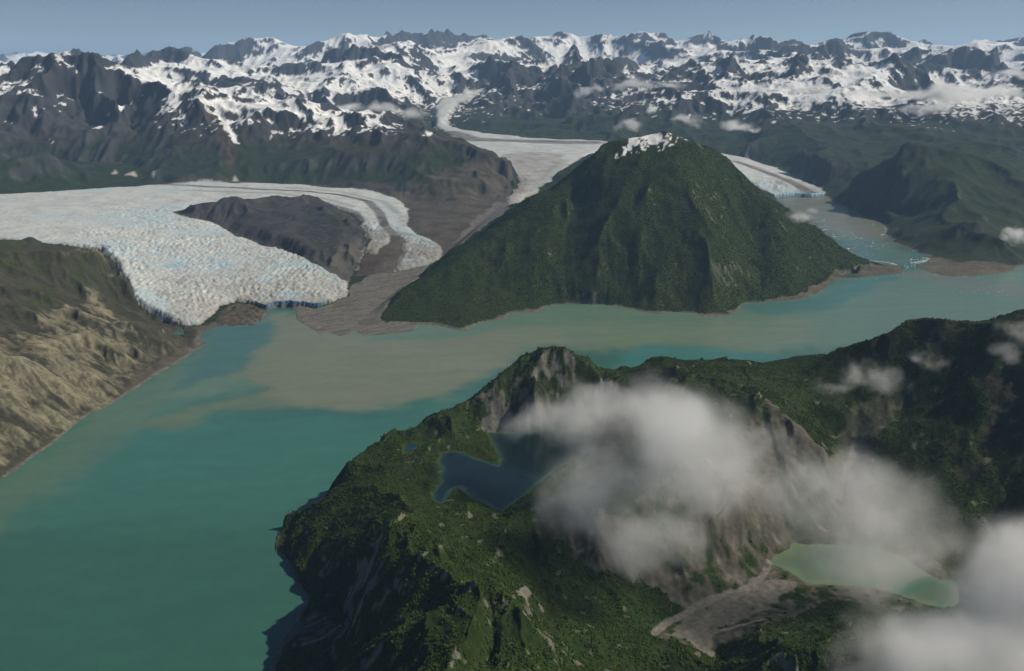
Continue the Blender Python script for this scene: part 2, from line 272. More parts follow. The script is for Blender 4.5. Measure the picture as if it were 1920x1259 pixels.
add(DL([(860, 280, 10.75), (850, 330, 9.9), (840, 380, 9.0)]))
add(DL([(150, 185, 13.4), (170, 215, 13.0), (175, 232, 12.7)]))
add(DL([(430, 215, 12.2), (437, 260, 11.5), (442, 320, 10.7)]))
add(DL([(230, 195, 13.4), (255, 240, 12.4), (250, 300, 11.5)]))
# -- second rank: between left mountains and skyline
add(PL([(600, 235, 420), (700, 232, 400), (790, 236, 395)]))
add(DL([(420, 150, 17), (470, 148, 17), (520, 155, 16.5), (560, 178, 15.5), (600, 192, 15)]))
add(DL([(590, 185, 17), (640, 168, 17), (690, 150, 17), (718, 140, 17), (745, 158, 16.5), (780, 180, 16), (805, 195, 15.8)]))
add(DL([(300, 145, 21), (340, 130, 22), (400, 128, 22), (440, 118, 22), (490, 125, 21), (540, 135, 21), (600, 130, 21), (660, 120, 21), (700, 125, 22), (740, 112, 22), (790, 98, 23), (830, 125, 22), (870, 120, 22), (900, 115, 22), (930, 130, 21)]))
add(DL([(500, 160, 19), (590, 165, 19.5), (650, 150, 19.5), (720, 135, 20), (780, 150, 20), (840, 150, 20.5)]))
add(PL([(960, 240, 420), (1100, 245, 400), (1240, 262, 350), (1340, 270, 330)]))
add(DL([(862, 202, 17.2), (895, 182, 18.0), (930, 160, 18.5), (960, 142, 19), (990, 128, 19), (1020, 122, 19), (1050, 112, 19), (1085, 100, 19), (1105, 112, 19), (1130, 94, 19.5), (1150, 108, 19.3), (1175, 128, 19), (1200, 150, 18)]))
add(DL([(1085, 100, 19), (1100, 135, 18), (1110, 165, 17), (1100, 200, 16), (1090, 230, 15.2)]))
add(DL([(960, 142, 19), (1000, 175, 17.5), (1020, 205, 16.3), (1010, 240, 15.3)]))
add(DL([(1180, 160, 20), (1250, 152, 22), (1300, 145, 23), (1330, 150, 22)]))
add(DL([(1210, 200, 15.5), (1260, 185, 16.5), (1300, 165, 17.5), (1340, 140, 18), (1375, 119, 18), (1400, 140, 17.8), (1430, 165, 17.2), (1450, 165, 17), (1490, 127, 17.5), (1515, 140, 17.3), (1550, 130, 17.8), (1572, 108, 18), (1600, 125, 18), (1625, 130, 18), (1650, 118, 18), (1680, 132, 17.8), (1720, 152, 17.2), (1760, 155, 17)]))
add(DL([(1375, 119, 18), (1350, 165, 17), (1330, 190, 16), (1320, 230, 14.8)]))
add(DL([(1490, 127, 17.5), (1480, 165, 16.5), (1530, 185, 15.8), (1570, 195, 15.2), (1560, 230, 14)]))
add(DL([(1620, 175, 16), (1650, 200, 15.3), (1640, 222, 14.6)]))
add(DL([(1720, 180, 17), (1800, 175, 18), (1860, 160, 20), (1920, 150, 21)]))
add(DL([(1740, 130, 22), (1790, 120, 23), (1850, 122, 21), (1880, 118, 20), (1920, 140, 20), (2100, 130, 20)]))
# -- skyline
add(DL([(-900, 130, 26), (-300, 120, 26), (0, 128, 24), (30, 122, 24), (62, 130, 24), (90, 140, 24)]))
add(DL([(190, 160, 28), (215, 138, 28), (262, 128, 28), (300, 125, 28), (320, 115, 28), (345, 124, 28), (372, 112, 28), (402, 100, 28), (430, 108, 28), (470, 103, 28), (510, 98, 29), (545, 93, 30), (570, 84, 30), (600, 94, 30), (632, 88, 31), (665, 94, 32), (700, 90, 32), (760, 87, 32), (785, 90, 31), (808, 79, 30), (850, 96, 30), (880, 92, 29),
        (905, 87, 28), (935, 100, 28), (955, 90, 29), (978, 82, 30), (1010, 82, 30), (1035, 79, 31), (1060, 92, 31), (1080, 97, 33), (1160, 96, 33), (1190, 84, 32), (1215, 86, 32), (1250, 98, 34), (1300, 106, 40), (1350, 103, 42), (1400, 106, 42), (1440, 104, 38), (1470, 96, 30), (1490, 88, 27), (1515, 84, 26), (1550, 80, 26), (1580, 75, 26), (1605, 82, 26), (1630, 93, 27),
        (1660, 95, 30), (1700, 90, 30), (1722, 91, 31), (1750, 100, 32), (1780, 93, 30), (1812, 84, 29), (1840, 92, 30), (1870, 99, 31), (1920, 95, 32), (2200, 90, 30), (2800, 80, 28)]))
add(DL([(-900, 115, 60), (300, 113, 60), (1000, 110, 60), (1250, 104, 62), (1320, 101, 60), (1345, 105, 60), (1380, 101, 60), (1430, 105, 60), (1700, 102, 60), (2800, 105, 60)]))
add(DL([(200, 150, 40), (900, 130, 42), (1240, 125, 48), (1500, 125, 42), (2000, 125, 42)]))
print('controls', round(time.time() - T0, 1))

# ------------------------------------------------------------------ membrane through the control lines (polar grid)
TH0, TH1, LR0, LR1 = R(-46), R(46), math.log(800.0), math.log(78000.0)
NT, NR = 768, 1280
dth = (TH1 - TH0) / NT; dlr = (LR1 - LR0) / NR
gth = TH0 + (np.arange(NT) + .5) * dth; glr = LR0 + (np.arange(NR) + .5) * dlr
gX = (np.exp(glr)[:, None] * np.sin(gth)[None]); gY = (np.exp(glr)[:, None] * np.cos(gth)[None])
def in_water(X, Y): return inside(X, Y, FJORD)
def solve():
    s = np.zeros((NR, NT)); c = np.zeros((NR, NT))
    def put(pts, w=1.0):
        pts = np.asarray(pts, float)
        for a, b in zip(pts[:-1], pts[1:]):
            ra = math.hypot(a[0], a[1]); n = int(max(2, np.hypot(*(b - a)[:2]) / (min(ra, math.hypot(b[0], b[1])) * dth * 0.5)))
            t = np.linspace(0, 1, min(n, 3000)); q = a + (b - a) * t[:, None]
            i = ((np.log(np.hypot(q[:, 0], q[:, 1])) - LR0) / dlr).astype(int); j = ((np.arctan2(q[:, 0], q[:, 1]) - TH0) / dth).astype(int)
            m = (i >= 0) & (i < NR) & (j >= 0) & (j < NT)
            np.add.at(s, (i[m], j[m]), q[m, 2] * w); np.add.at(c, (i[m], j[m]), w)
    for l in LINES: put(l)
    for poly, lev in ((FJORD, 0.0), (BLUE, BL), (POND, PL2), (GREEN, GL)):
        pin = inside(gX, gY, poly)
        er = pin.copy()
        for _ in range(3):
            e = er.copy(); e[1:] &= er[:-1]; e[:-1] &= er[1:]; e[:, 1:] &= er[:, :-1]; e[:, :-1] &= er[:, 1:]; er = e
        s[pin] = 0; c[pin] = 0
        put([(p[0], p[1], lev + 1.0) for p in poly] + [(poly[0][0], poly[0][1], lev + 1.0)], 50.0)
        s[er] = lev - (40 if lev == 0 else 12); c[er] = 1
    Z = None
    S, C = [s], [c]
    while S[-1].shape[0] > 24:
        a, b = S[-1], C[-1]; f = lambda q: q[0::2, 0::2] + q[1::2, 0::2] + q[0::2, 1::2] + q[1::2, 1::2]
        if a.shape[0] % 2 or a.shape[1] % 2: break
        S.append(f(a)); C.append(f(b))
    w = (dth / dlr) ** 2
    for lv in range(len(S) - 1, -1, -1):
        a, b = S[lv], C[lv]; fix = b > 0; val = np.where(fix, a / np.maximum(b, 1e-9), 0)
        if Z is None: Z = np.full(a.shape, 300.0)
        else: Z = np.repeat(np.repeat(Z, 2, 0), 2, 1)
        Z = np.where(fix, val, Z).astype(np.float32); val = val.astype(np.float32)
        for it in range(400 if lv > 3 else 160 if lv > 0 else 70):
            q = np.pad(Z, 1, mode='edge')
            n = (w * (q[2:, 1:-1] + q[:-2, 1:-1]) + q[1:-1, 2:] + q[1:-1, :-2]) / (2 + 2 * w)
            Z = np.where(fix, val, n)
    return Z
Zc = solve()
print('membrane', round(time.time() - T0, 1))

# ------------------------------------------------------------------ fine grid
def rows():
    out = [math.log(950.0)]; 
    while out[-1] < math.log(72000.0):
        r = math.exp(out[-1])
        st = 0.0019 if r < 4700 else 0.0019 + (0.0027 - 0.0019) * (r - 4700) / 2000 if r < 6700 else 0.0027 if r < 11500 else 0.0019 if r < 21000 else 0.0022 if r < 34000 else 0.006
        out.append(out[-1] + st / TQ)
    return np.array(out)
LRv = rows(); THv = np.linspace(R(-43), R(43), int(1120 * TQ)); 
NRv, NTv = len(LRv), len(THv)
rr = np.exp(LRv)[:, None] * np.ones((1, NTv)); 
X = (np.exp(LRv)[:, None] * np.sin(THv)[None]); Y = (np.exp(LRv)[:, None] * np.cos(THv)[None])
RC = rr.astype(np.float32)
CELL = (RC * (THv[1] - THv[0])).astype(np.float32)
def sample(G, lr, th):
    i = (lr - LR0) / dlr - .5; j = (th - TH0) / dth - .5
    i = np.clip(i, 0, NR - 1.001); j = np.clip(j, 0, NT - 1.001); a = i.astype(int); b = j.astype(int); u = (i - a)[:, None]; v = (j - b)[None]
    g = G[a][:, b], G[a + 1][:, b], G[a][:, b + 1], G[a + 1][:, b + 1]
    return (g[0] * (1 - u) + g[1] * u) * (1 - v) + (g[2] * (1 - u) + g[3] * u) * v
Z0 = sample(Zc, LRv, THv).astype(np.float32)
# warped coordinates so that drawn outlines turn natural
wx = X + fbm(X, Y, 260, 4, 91) * 45 * np.clip(RC / 6000, .25, 2); wy = Y + fbm(X, Y, 260, 4, 95) * 45 * np.clip(RC / 6000, .25, 2)
def poly_mask(pts): return inside(wx, wy, pts)
# --- surface classes
GA = PL(GA_FAR + GA_END + [DEBRIS[-2]] ) + PL([(668, 505, 32), (655, 528, 18)]) + PL(GA_NEAR)
GBC = PL(GB_S + GB_E + GB_R + GB_N)
m_water = inside(X, Y, FJORD)
m_rock = poly_mask(PL(ROCK)); m_deb = poly_mask(PL(DEBRIS))
m_ga = poly_mask(GA) & ~m_rock & ~m_deb
m_gbc = poly_mask(GBC); m_tong = poly_mask(TONG)
ice = (m_ga | m_gbc | m_tong) & ~m_water
OUTP = PL([(498, 588, 1), (512, 578, 1), (545, 575, 1), (590, 579, 3), (620, 571, 7), (655, 556, 9), (662, 535, 14), (690, 520, 16), (735, 514, 18), (765, 508, 20), (800, 498, 27), (832, 478, 40), (850, 455, 60), (890, 415, 100), (930, 380, 140), (965, 380, 140),
    (945, 408, 110), (905, 438, 78), (870, 462, 60), (830, 490, 36), (795, 515, 22), (760, 546, 12), (735, 570, 6), (712, 596, 2), (720, 606, 2), (790, 607, 2), (790, 625, 0), (690, 640, 0), (600, 640, 0), (540, 600, 0)])
m_out = poly_mask(OUTP) & ~ice
def dist_to(pts, rmax): return dist_line(X, Y, pts, rmax)[0]
def poly_dist(pts, rmax): return np.where(inside(X, Y, pts), 0, dist_to(list(pts) + [pts[0]], rmax))
d_lake = np.minimum(np.minimum(poly_dist(BLUE, 200), poly_dist(POND, 200)), poly_dist(GREEN, 200))
d_fj = dist_to(FJORD, 400)
flat = np.zeros(X.shape, np.float32)
def blur(a, n):
    for _ in range(n):
        p = np.pad(a, 1, mode='edge'); a = (p[1:-1, 1:-1] * 2 + p[2:, 1:-1] + p[:-2, 1:-1] + p[1:-1, 2:] + p[1:-1, :-2]) / 6
    return a
smooth_zone = blur((ice | m_out | m_deb).astype(np.float32), 8)
shore_f = sstep(0, 120, np.maximum(d_fj, 0)) ; shore_f[m_water] = 0
lake_f = sstep(4, 90, d_lake)
free = (1 - smooth_zone) * shore_f * lake_f                      # where relief may be added
free_s = (1 - smooth_zone) * sstep(0, 40, d_fj) * sstep(0, 25, d_lake) * ~m_water
lift = sstep(20, 260, Z0 - 0)                                     # lowlands stay calm
# --- relief
m_cm0 = blur(((RC > 4900) & (RC < 8400) & (X > -1300) & (X < 3000) & ~m_water).astype(np.float32), 5)
bz = blur(Z0, int(80 * TQ)); kk = m_cm0 * sstep(30, 160, Z0); Z0 = Z0 * (1 - kk) + (bz + 26 * sstep(300, 800, bz)) * kk
Z = Z0.copy()
far = sstep(12500, 17000, RC)
near = 1 - sstep(4300, 5000, RC)
qx = fbm(X, Y, 5000, 3, 41) * 1500; qy = fbm(X, Y, 5000, 3, 45) * 1500
Zn = ridged_mf(X + qx, Y + qy, 6800, 4, 11) - 0.40
Zn2 = ridged_mf(X + 900, Y, 2400, 4, 31) - 0.42
hi = sstep(350, 1100, Z0)
vfar = sstep(17000, 24000, RC)
Z += free * far * (Zn * (470 + 300 * vfar) * (0.3 + hi) + Zn2 * (170 - 60 * vfar) * (0.3 + hi))
crag = (ridged_mf(X, Y, 1000, 6, 71) - .42)
cmk = sstep(-.25, .35, fbm(X, Y, 4200, 3, 77))
Z += free * far * crag * (15 + 230 * cmk) * (.15 + hi) * (1 - .45 * sstep(19000, 27000, RC))
Z += free * (1 - far) * lift * (1 - near) * (Zn2 * np.where(RC > 8300, 230, 60) + crag * np.where(X < 0, 175 * sstep(450, 900, Z0), 70 * (RC > 8300)))
Z += free * m_cm0 * lift * ((ridged_mf(X, Y, 800, 5, 61) - .34) * 34 + fbm(X, Y, 420, 4, 63) * 44)
Z += free * near * lift * (ridged_mf(X, Y, 620, 5, 57) - 0.4) * np.where(X > 850, 38, 80)
print('relief', round(time.time() - T0, 1))
CMTN = PL([(712, 600, 0), (735, 566, 10), (765, 545, 12), (830, 490, 38), (900, 432, 80), (960, 385, 130), (1020, 350, 185), (1055, 325, 225), (1080, 305, 255), (1200, 300, 270), (1300, 312, 230), (1400, 350, 90), (1480, 388, 5), (1560, 440, 0), (1625, 490, 0), (1700, 505, 0), (1560, 540, 0), (1400, 580, 0), (1200, 610, 0), (1000, 600, 0), (860, 640, 0)])
m_cm = inside(X, Y, CMTN)
LSL = PL([(-900, 600, 700), (-300, 446, 300), (0, 452, 260), (140, 462, 228), (200, 468, 210), (222, 500, 185), (255, 560, 118), (300, 590, 62), (345, 607, 26), (385, 615, 0), (410, 650, 0), (0, 920, 0), (-900, 1600, 0)])
m_ls = inside(X, Y, LSL)
rug = np.ones(X.shape, np.float32)
rug[m_cm] = 0.42; rug[m_ls] = 1.25; rug[near > 0.5] = 0.6; rug[(near > .5) & (X > 850)] = .3
m_rt = (X > 2600) & (RC < 14000) & (RC > 5000); rug[m_rt] = 0.6
m_tal = inside(X, Y, PL([(1000, 960, 280), (1400, 790, 370), (1560, 830, 250), (1620, 900, 150), (1700, 1030, 118), (1780, 1120, 118), (1400, 1200, 120), (1200, 1240, 110), (1040, 1060, 210)]))
rug[m_tal] = .38; rug = blur(rug, 6)
# --- gullies running down the slopes
dLR = np.gradient(LRv)[:, None]; dTH = THv[1] - THv[0]
sT, cT = np.sin(THv)[None], np.cos(THv)[None]
def grad(Z):
    gr = np.gradient(Z, axis=0) / (dLR * RC); gt = np.gradient(Z, axis=1) / (dTH * RC)
    return gr * sT + gt * cT, gr * cT - gt * sT
def gully(X, Y, dx, dy, lam, seed):
    def f(X, Y, dx, dy):
        x = X / lam; y = Y / lam; xi = np.floor(x); yi = np.floor(y); fx = (x - xi).astype(np.float32) - .5; fy = (y - yi).astype(np.float32) - .5
        xi = xi.astype(np.int64); yi = yi.astype(np.int64); v = np.zeros(X.shape, np.float32); wt = np.full(X.shape, 1e-4, np.float32)
        for i in (-1, 0, 1):
            for j in (-1, 0, 1):
                h = hash2(xi + i, yi + j, seed)
                ax = fx - i - ((h & 255).astype(np.float32) / 255 - .5) * .5; ay = fy - j - (((h >> 8) & 255).astype(np.float32) / 255 - .5) * .5
                w = np.maximum(0, 1 - (ax * ax + ay * ay) / 1.5) ** 3
                ph = ((h >> 16) & 255).astype(np.float32) * (6.2832 / 255) * 0.35
                v += np.cos((ax * dx + ay * dy) * 6.2832 + ph) * w; wt += w
        return v / wt
    v = par(f, X, Y, dx, dy)
    q = np.clip((v + 1) / 2, 0, 1)
    return 1.25 - 2 * np.sqrt(np.maximum(0, 1 - q * q))           # sharp crests, rounded troughs
Zb = blur(Z, int(6 * TQ))
gx, gy = grad(Zb)
lams = [1500, 720, 350, 170, 85, 42, 21]
amps = [0.055, 0.066, 0.075, 0.075, 0.066, 0.058, 0.05]
for k, (l, a) in enumerate(zip(lams, amps)):
    fade = sstep(2.6, 5.0, l / CELL)
    if l > 1000: fade = fade * far * 1.3
    if l > 500: fade = fade * (1 - near)
    if l > 250: fade = fade * (1 - near * 0.6)
    fade = fade * rug
    gx, gy = grad(blur(Zb, (16, 12, 9, 6, 4, 2, 1)[k])); sl = np.sqrt(gx * gx + gy * gy) + 1e-6
    dx, dy = -gy / sl, gx / sl                                   # across the slope
    g = gully(X, Y, dx.astype(np.float32), dy.astype(np.float32), float(l), 300 + k)
    s = np.minimum(sl, 1.1) * sstep(0.05, .3, sl)
    add_ = l * a * 2.0 * s * g * fade * (free if l > 200 else free_s)
    Z += add_
    Zb = Zb + add_
    print('gully', l, round(time.time() - T0, 1))
gx, gy = grad(blur(Zb, 4)); sl = np.sqrt(gx * gx + gy * gy)
rough_ = free_s * (.25 + .9 * cmk) * (RC > 8500) * sstep(450, 850, Z0) * (.25 + sstep(.35, .8, sl))
Z += rough_ * ((ridged_mf(X, Y, 420, 4, 120) - .42) * 95 + fbm(X, Y, 130, 2, 125) * 16) * (1 - .4 * sstep(22000, 30000, RC))
gx, gy = grad(Zb)
# --- roughness
Z += free_s * m_ls * (ridged_mf(wx, wy, 120, 5, 88) - .42) * 8 * sstep(10, 60, Z0)
sl = np.sqrt(gx * gx + gy * gy)
for l, a in ((160, 14), (60, 5.0), (22, 2.0), (9, 0.9)):
    Z += free_s * sstep(2.2, 4, l / CELL) * fbm(X, Y, l, 2, 400 + l) * a * (0.4 + np.minimum(sl, 1.2))
Z[m_water] = np.minimum(Z[m_water], -0.3)
Zice = np.zeros(X.shape, np.float32)

# ------------------------------------------------------------------ terrain meshes
def node(nt, t, **kw):
    n = nt.nodes.new(t)
    for k, v in kw.items():
        if k.startswith('i_'): n.inputs[int(k[2:])].default_value = v
        else: setattr(n, k, v)
    return n
def base_mat(name, rough=0.92, spec=0.12, bumps=(), vary=0.22, vlam=14.0, hue=None):
    m = bpy.data.materials.new(name); m.use_nodes = True; nt = m.node_tree; nt.nodes.clear(); L = nt.links.new
    out = node(nt, 'ShaderNodeOutputMaterial'); p = node(nt, 'ShaderNodeBsdfPrincipled')
    p.inputs['Roughness'].default_value = rough; p.inputs['Specular IOR Level'].default_value = spec
    L(p.outputs[0], out.inputs[0])
    at = node(nt, 'ShaderNodeAttribute'); at.attribute_name = 'albedo'
    geo = node(nt, 'ShaderNodeNewGeometry')
    no = node(nt, 'ShaderNodeTexNoise'); no.inputs['Scale'].default_value = 1 / vlam; no.inputs['Detail'].default_value = 5
    L(geo.outputs['Position'], no.inputs['Vector'])
    mr = node(nt, 'ShaderNodeMapRange'); mr.inputs['From Min'].default_value = .3; mr.inputs['From Max'].default_value = .7
    mr.inputs['To Min'].default_value = 1 - vary; mr.inputs['To Max'].default_value = 1 + vary
    L(no.outputs[0], mr.inputs[0])
    mx = node(nt, 'ShaderNodeVectorMath', operation='SCALE'); L(at.outputs['Color'], mx.inputs[0]); L(mr.outputs[0], mx.inputs['Scale'])
    L(mx.outputs[0], p.inputs['Base Color'])
    prev = None
    for lam, dist in bumps:
        b = node(nt, 'ShaderNodeBump'); b.inputs['Distance'].default_value = dist; b.inputs['Strength'].default_value = 1
        t = node(nt, 'ShaderNodeTexNoise'); t.inputs['Scale'].default_value = 1 / lam; t.inputs['Detail'].default_value = 4
        L(geo.outputs['Position'], t.inputs['Vector']); L(t.outputs[0], b.inputs['Height'])
        if prev: L(prev.outputs[0], b.inputs['Normal'])
        prev = b
    if prev: L(prev.outputs[0], p.inputs['Normal'])
    return m

# --- ice relief: domed margins, cliffs at the water, crevasses
bl = blur(ice.astype(np.float32), int(14 * TQ))
icef = ice.astype(np.float32)
Z += icef * sstep(.45, 1.0, bl) * np.where(RC < 9000, 15, 10)
gx, gy = grad(blur(Z0, 10)); sl = np.sqrt(gx * gx + gy * gy) + 1e-6
gx0, gy0, sl0 = gx, gy, sl
chaos = sstep(0.045, 0.10, sl) * 0.8 + 0.2                        # the steeper the ice, the more broken
chaos = blur(chaos, 6)
m_br = inside(X, Y, PL([(600, 372, 190), (640, 352, 200), (745, 365, 165), (775, 400, 125), (760, 425, 105), (690, 420, 120)]))
chaos[m_br] *= 0.25; chaos[RC > 11500] *= 0.25
chaos = blur(chaos, 6)
wob = fbm(X, Y, 400, 2, 700) * .9
c, s_ = np.cos(wob), np.sin(wob); ux, uy = gx / sl, gy / sl
dx, dy = (ux * c - uy * s_).astype(np.float32), (ux * s_ + uy * c).astype(np.float32)
big = fbm(X, Y, 420, 3, 705)
rel = gully(X, Y, dx, dy, 36.0, 721) * 2.4 * sstep(1.8, 3, 36 / CELL)
rel += gully(X, Y, dx, dy, 19.0, 722) * 2.5 * sstep(1.5, 2.4, 19 / CELL)
rel += (ridged_mf(wx, wy, 38, 4, 730) - .4) * 15 + fbm(X, Y, 190, 3, 732) * 8
c2, r2 = cells(X, Y, 15, 735); rel += (r2 - .5) * 5 * sstep(1.4, 2.4, 15 / CELL)
Z += icef * rel * np.clip(chaos * (1.15 + big * 1.6), .05, 2.0)
Z += icef * big * 10
front = m_water | (d_fj < 6)
fc = dist_line(X, Y, PL([(1455, 372, 0), (1490, 369, 0), (1520, 371, 0), (1553, 369, 0)]), 600)[0]
Z = np.where(ice & (fc < 600), np.maximum(Z, 38 + fbm(X, Y, 60, 2, 770) * 10), Z)
fa = dist_line(X, Y, PL([(500, 578, 0), (512, 577, 0), (545, 574, 0), (592, 578, 0)]), 200)[0]
Z = np.where(ice & (fa < 150), np.maximum(Z, 34 + fbm(X, Y, 40, 2, 771) * 8), Z)
print('ice', round(time.time() - T0, 1))

# ------------------------------------------------------------------ albedo (linear), per vertex
def hit(px, py):
    """where the line of sight through (px, py) meets the built ground"""
    d = ray(px, py); d = d / np.hypot(d[0], d[1]); rs = np.exp(np.linspace(LRv[0], LRv[-1], 6000)); th = math.atan2(d[0], d[1])
    j = (th - THv[0]) / dTH; j0 = int(np.clip(j, 0, NTv - 2)); col = Zhit[:, j0]
    zz = np.interp(np.log(rs), LRv, col); zr = H + d[2] * rs; k = np.argmax(zr <= np.maximum(zz, 0))
    return (rs[k] * math.sin(th), rs[k] * math.cos(th), zz[k])
Zhit = np.maximum(Z, 0)
def HP(pts): return [hit(*p) for p in pts]
def hmask(pts, soft=0.0, warp=True):
    """soft mask of a polygon drawn on the ground"""
    w = HP(pts); a, b = (wx, wy) if warp else (X, Y); m = inside(a, b, w).astype(np.float32)
    return blur(m, int(soft)) if soft else m
def hline(pts, width, warp=True):
    a, b = (wx, wy) if warp else (X, Y)
    return 1 - sstep(width * .45, width, dist_line(a, b, HP(pts), width * 1.2)[0])
rat = X / Y
N1 = fbm(X, Y, 900, 4, 500); N2 = fbm(X, Y, 170, 4, 510); N3 = fbm(X, Y, 34, 4, 520) * sstep(1.5, 3, 34 / CELL)
Nf = fbm(X, Y, 75, 3, 525) * sstep(1.2, 2.4, 75 / CELL)
N4 = fbm(X, Y, 9, 2, 530) * sstep(1.5, 3, 9 / CELL)
gx, gy = grad(Z); S = np.sqrt(gx * gx + gy * gy).astype(np.float32)
Sb = blur(S, 4); conc = (blur(Z, 10) - Z) / (CELL * 3)            # + in hollows, - on ribs
gxb, gyb = grad(blur(Z, 12)); nb = np.sqrt(gxb ** 2 + gyb ** 2) + .02
# streaks that run down the slope
along = (X * (-gyb) + Y * gxb) / nb
def streak(lam, seed): # noise stretched downhill
    g = gully(X, Y, (-gyb / nb).astype(np.float32), (gxb / nb).astype(np.float32), float(lam), seed); return g
def C(*c): return np.array(c, np.float32)
A = np.zeros(X.shape + (3,), np.float32)
def lay(m, col):
    global A
    m = np.clip(m, 0, 1)[..., None].astype(np.float32)
    A = A * (1 - m) + (col if getattr(col, 'ndim', 0) == 3 else C(*col)) * m
def mixc(t, a, b): t = np.clip(t, 0, 1)[..., None]; return (C(*a) * (1 - t) + C(*b) * t).astype(np.float32)
green = mixc(.5 + N2 * .9 + N3 * .9, (.018, .036, .007), (.044, .068, .012))
green_far = mixc(.5 + N2 * .9 + N3 * .5 + Nf * .4, (.014, .026, .012), (.028, .040, .015))
brown = mixc(.5 + N2 + N3 * .6, (.032, .030, .020), (.062, .050, .034))
rock = mixc(.5 + N2 * .8 + N3 * 1.3, (.060, .057, .054), (.17, .158, .140))
dark = mixc(.5 + N2 + N3 * .8, (.026, .027, .030), (.062, .062, .066))
grav = mixc(.5 + N2 + N3 * .7, (.105, .094, .080), (.155, .140, .120))
A[:] = green_far
alt = Z + N1 * 120 + N2 * 60
lay(sstep(380, 620, alt - 220 * ((X > 0) & (RC > 8000))), brown)
st1 = streak(60, 801); st2 = streak(26, 802)
rocky = sstep(.75, 1.05, Sb + N2 * .35 + N3 * .25)
lay(rocky * .8, dark)
m_far = RC > 12300
lay(m_far * sstep(520, 760, alt), dark)
# left-hand mountains
m_lm = (RC > 8500) & (RC < 16000) & (X < 0) & ~ice
lay(m_lm * sstep(480, 760, alt), dark)
lay(m_lm * sstep(.62, .9, S + N2 * .3) * .7, dark)
lay(m_lm * (hmask([(770, 430), (760, 390), (775, 350), (830, 320), (900, 300), (965, 320), (960, 360), (930, 395), (870, 450), (830, 475)], 14)) * (.75 + N2), mixc(.5 + N2 + st1 * .2, (.055, .047, .038), (.105, .088, .070)))
lay(m_lm * hmask([(385, 170), (420, 215), (440, 300), (436, 330), (420, 300), (400, 240), (375, 190)], 5) * .7, (.075, .052, .043))
lay(m_lm * (1 - sstep(15, 60, Z0 - 215)) * (X < -1200) * (RC > 9500), (.058, .050, .045))
# centre mountain
lay(m_cm, green * 0.75)
lay(m_cm * sstep(.05, .35, N1 * .7 + N2 * .5 + conc * -.4) * .5, mixc(.5 + N3, (.040, .058, .012), (.052, .066, .018)))
lay(m_cm * sstep(820, 980, Z + N2 * 150 + N1 * 60) * .85, brown * .8)
lay(m_cm * sstep(.42, .6, N2 * .6 + N3 * .8 + (S - .8) * .25) * .75, rock * .8)
lay(m_cm * .7 * sstep(.2, .45, fbm(X, Y, 220, 4, 555)) * hmask([(1250, 400), (1330, 390), (1370, 450), (1350, 560), (1280, 500)], 12), rock * .8)
# near land
m_nr = (near > .5) & ~m_ls & ~m_cm
lay(m_nr, green * .8)
lay(m_nr * sstep(1.35, 1.9, S + N3 * .9 + N2 * .5) * sstep(.02, .22, N2 + N3 * .7) * .85, rock)
lay(m_nr * sstep(-.02, .25, N1 * .6 + N2 * .5) * hmask([(1500, 700), (1700, 600), (1960, 600), (1990, 900), (1800, 900), (1650, 760)], 30) * .8, brown * .75)
tal = hmask([(1050, 985), (1120, 970), (1250, 900), (1400, 760), (1450, 750), (1530, 830), (1600, 860), (1640, 900), (1700, 1000), (1800, 1095), (1760, 1150), (1560, 1130), (1420, 1180), (1330, 1230), (1220, 1200), (1280, 1140), (1200, 1090), (1120, 1080), (1060, 1040)], 16)
talc = mixc(.5 + N2 + st2 * .35 + N3, (.050, .048, .037), (.105, .098, .078))
lay(m_nr * sstep(.58, .92, tal * .9 + N2 * .8 + N3 * .7 + st1 * .12 + N1 * .2), talc)
lay(m_nr * sstep(.3, .6, hmask([(1000, 960), (1110, 965), (1200, 1000), (1180, 1030), (1080, 1020), (1010, 1010)], 8) + N3 * .5 + N2 * .4) * .8, talc)
lay(m_nr * sstep(.25, .55, hmask([(915, 760), (960, 700), (1000, 690), (1060, 690), (1100, 720), (1090, 760), (1000, 780), (940, 800)], 6) * .22 + (S - 1.2) * .3 + N3 * 1.1 + N2 * .4) * hmask([(880, 790), (900, 740), (960, 690), (1090, 680), (1120, 740), (1100, 800), (940, 812)], 6) * .7, rock)
lay(m_nr * sstep(.35, .75, hmask([(1590, 900), (1555, 840), (1590, 770), (1640, 735), (1690, 750), (1670, 800), (1620, 860)], 12) + N3 * .7 + st2 * .25) * .55, (.070, .066, .052))
for l_, w_ in (([(1590, 880), (1600, 820), (1612, 770), (1618, 745)], 6), ([(1590, 880), (1610, 830), (1640, 790), (1680, 760)], 7), ([(1585, 890), (1575, 860), (1540, 830)], 6), ([(1592, 880), (1602, 850), (1650, 800), (1700, 740)], 5), ([(1590, 870), (1620, 800), (1650, 745), (1670, 720)], 5), ([(1605, 850), (1640, 815), (1690, 785)], 5), ([(1590, 900), (1595, 870), (1600, 840)], 14),
               ([(1440, 1055), (1420, 1085), (1360, 1115), (1300, 1140), (1255, 1165), (1228, 1190)], 16), ([(1400, 1100), (1350, 1140), (1310, 1170), (1290, 1190), (1310, 1215), (1335, 1228)], 14), ([(1330, 1190), (1400, 1170), (1430, 1160)], 8), ([(640, 1175), (600, 1200), (570, 1210)], 8)):
    lay(m_nr * hline(l_, w_ + (4 if w_ < 8 else 0)) * (.9 if w_ > 7.5 else np.clip(.30 + N2 * .5 + N3 * .6, 0, .5)), (.19, .178, .155) if w_ > 7.5 else (.088, .083, .066))
lay(m_nr * sstep(.2, .5, hmask([(1260, 1190), (1290, 1140), (1420, 1080), (1500, 1090), (1440, 1140), (1340, 1190), (1330, 1230)], 8) * .7 + N3 * .8) * .8, (.150, .140, .118))
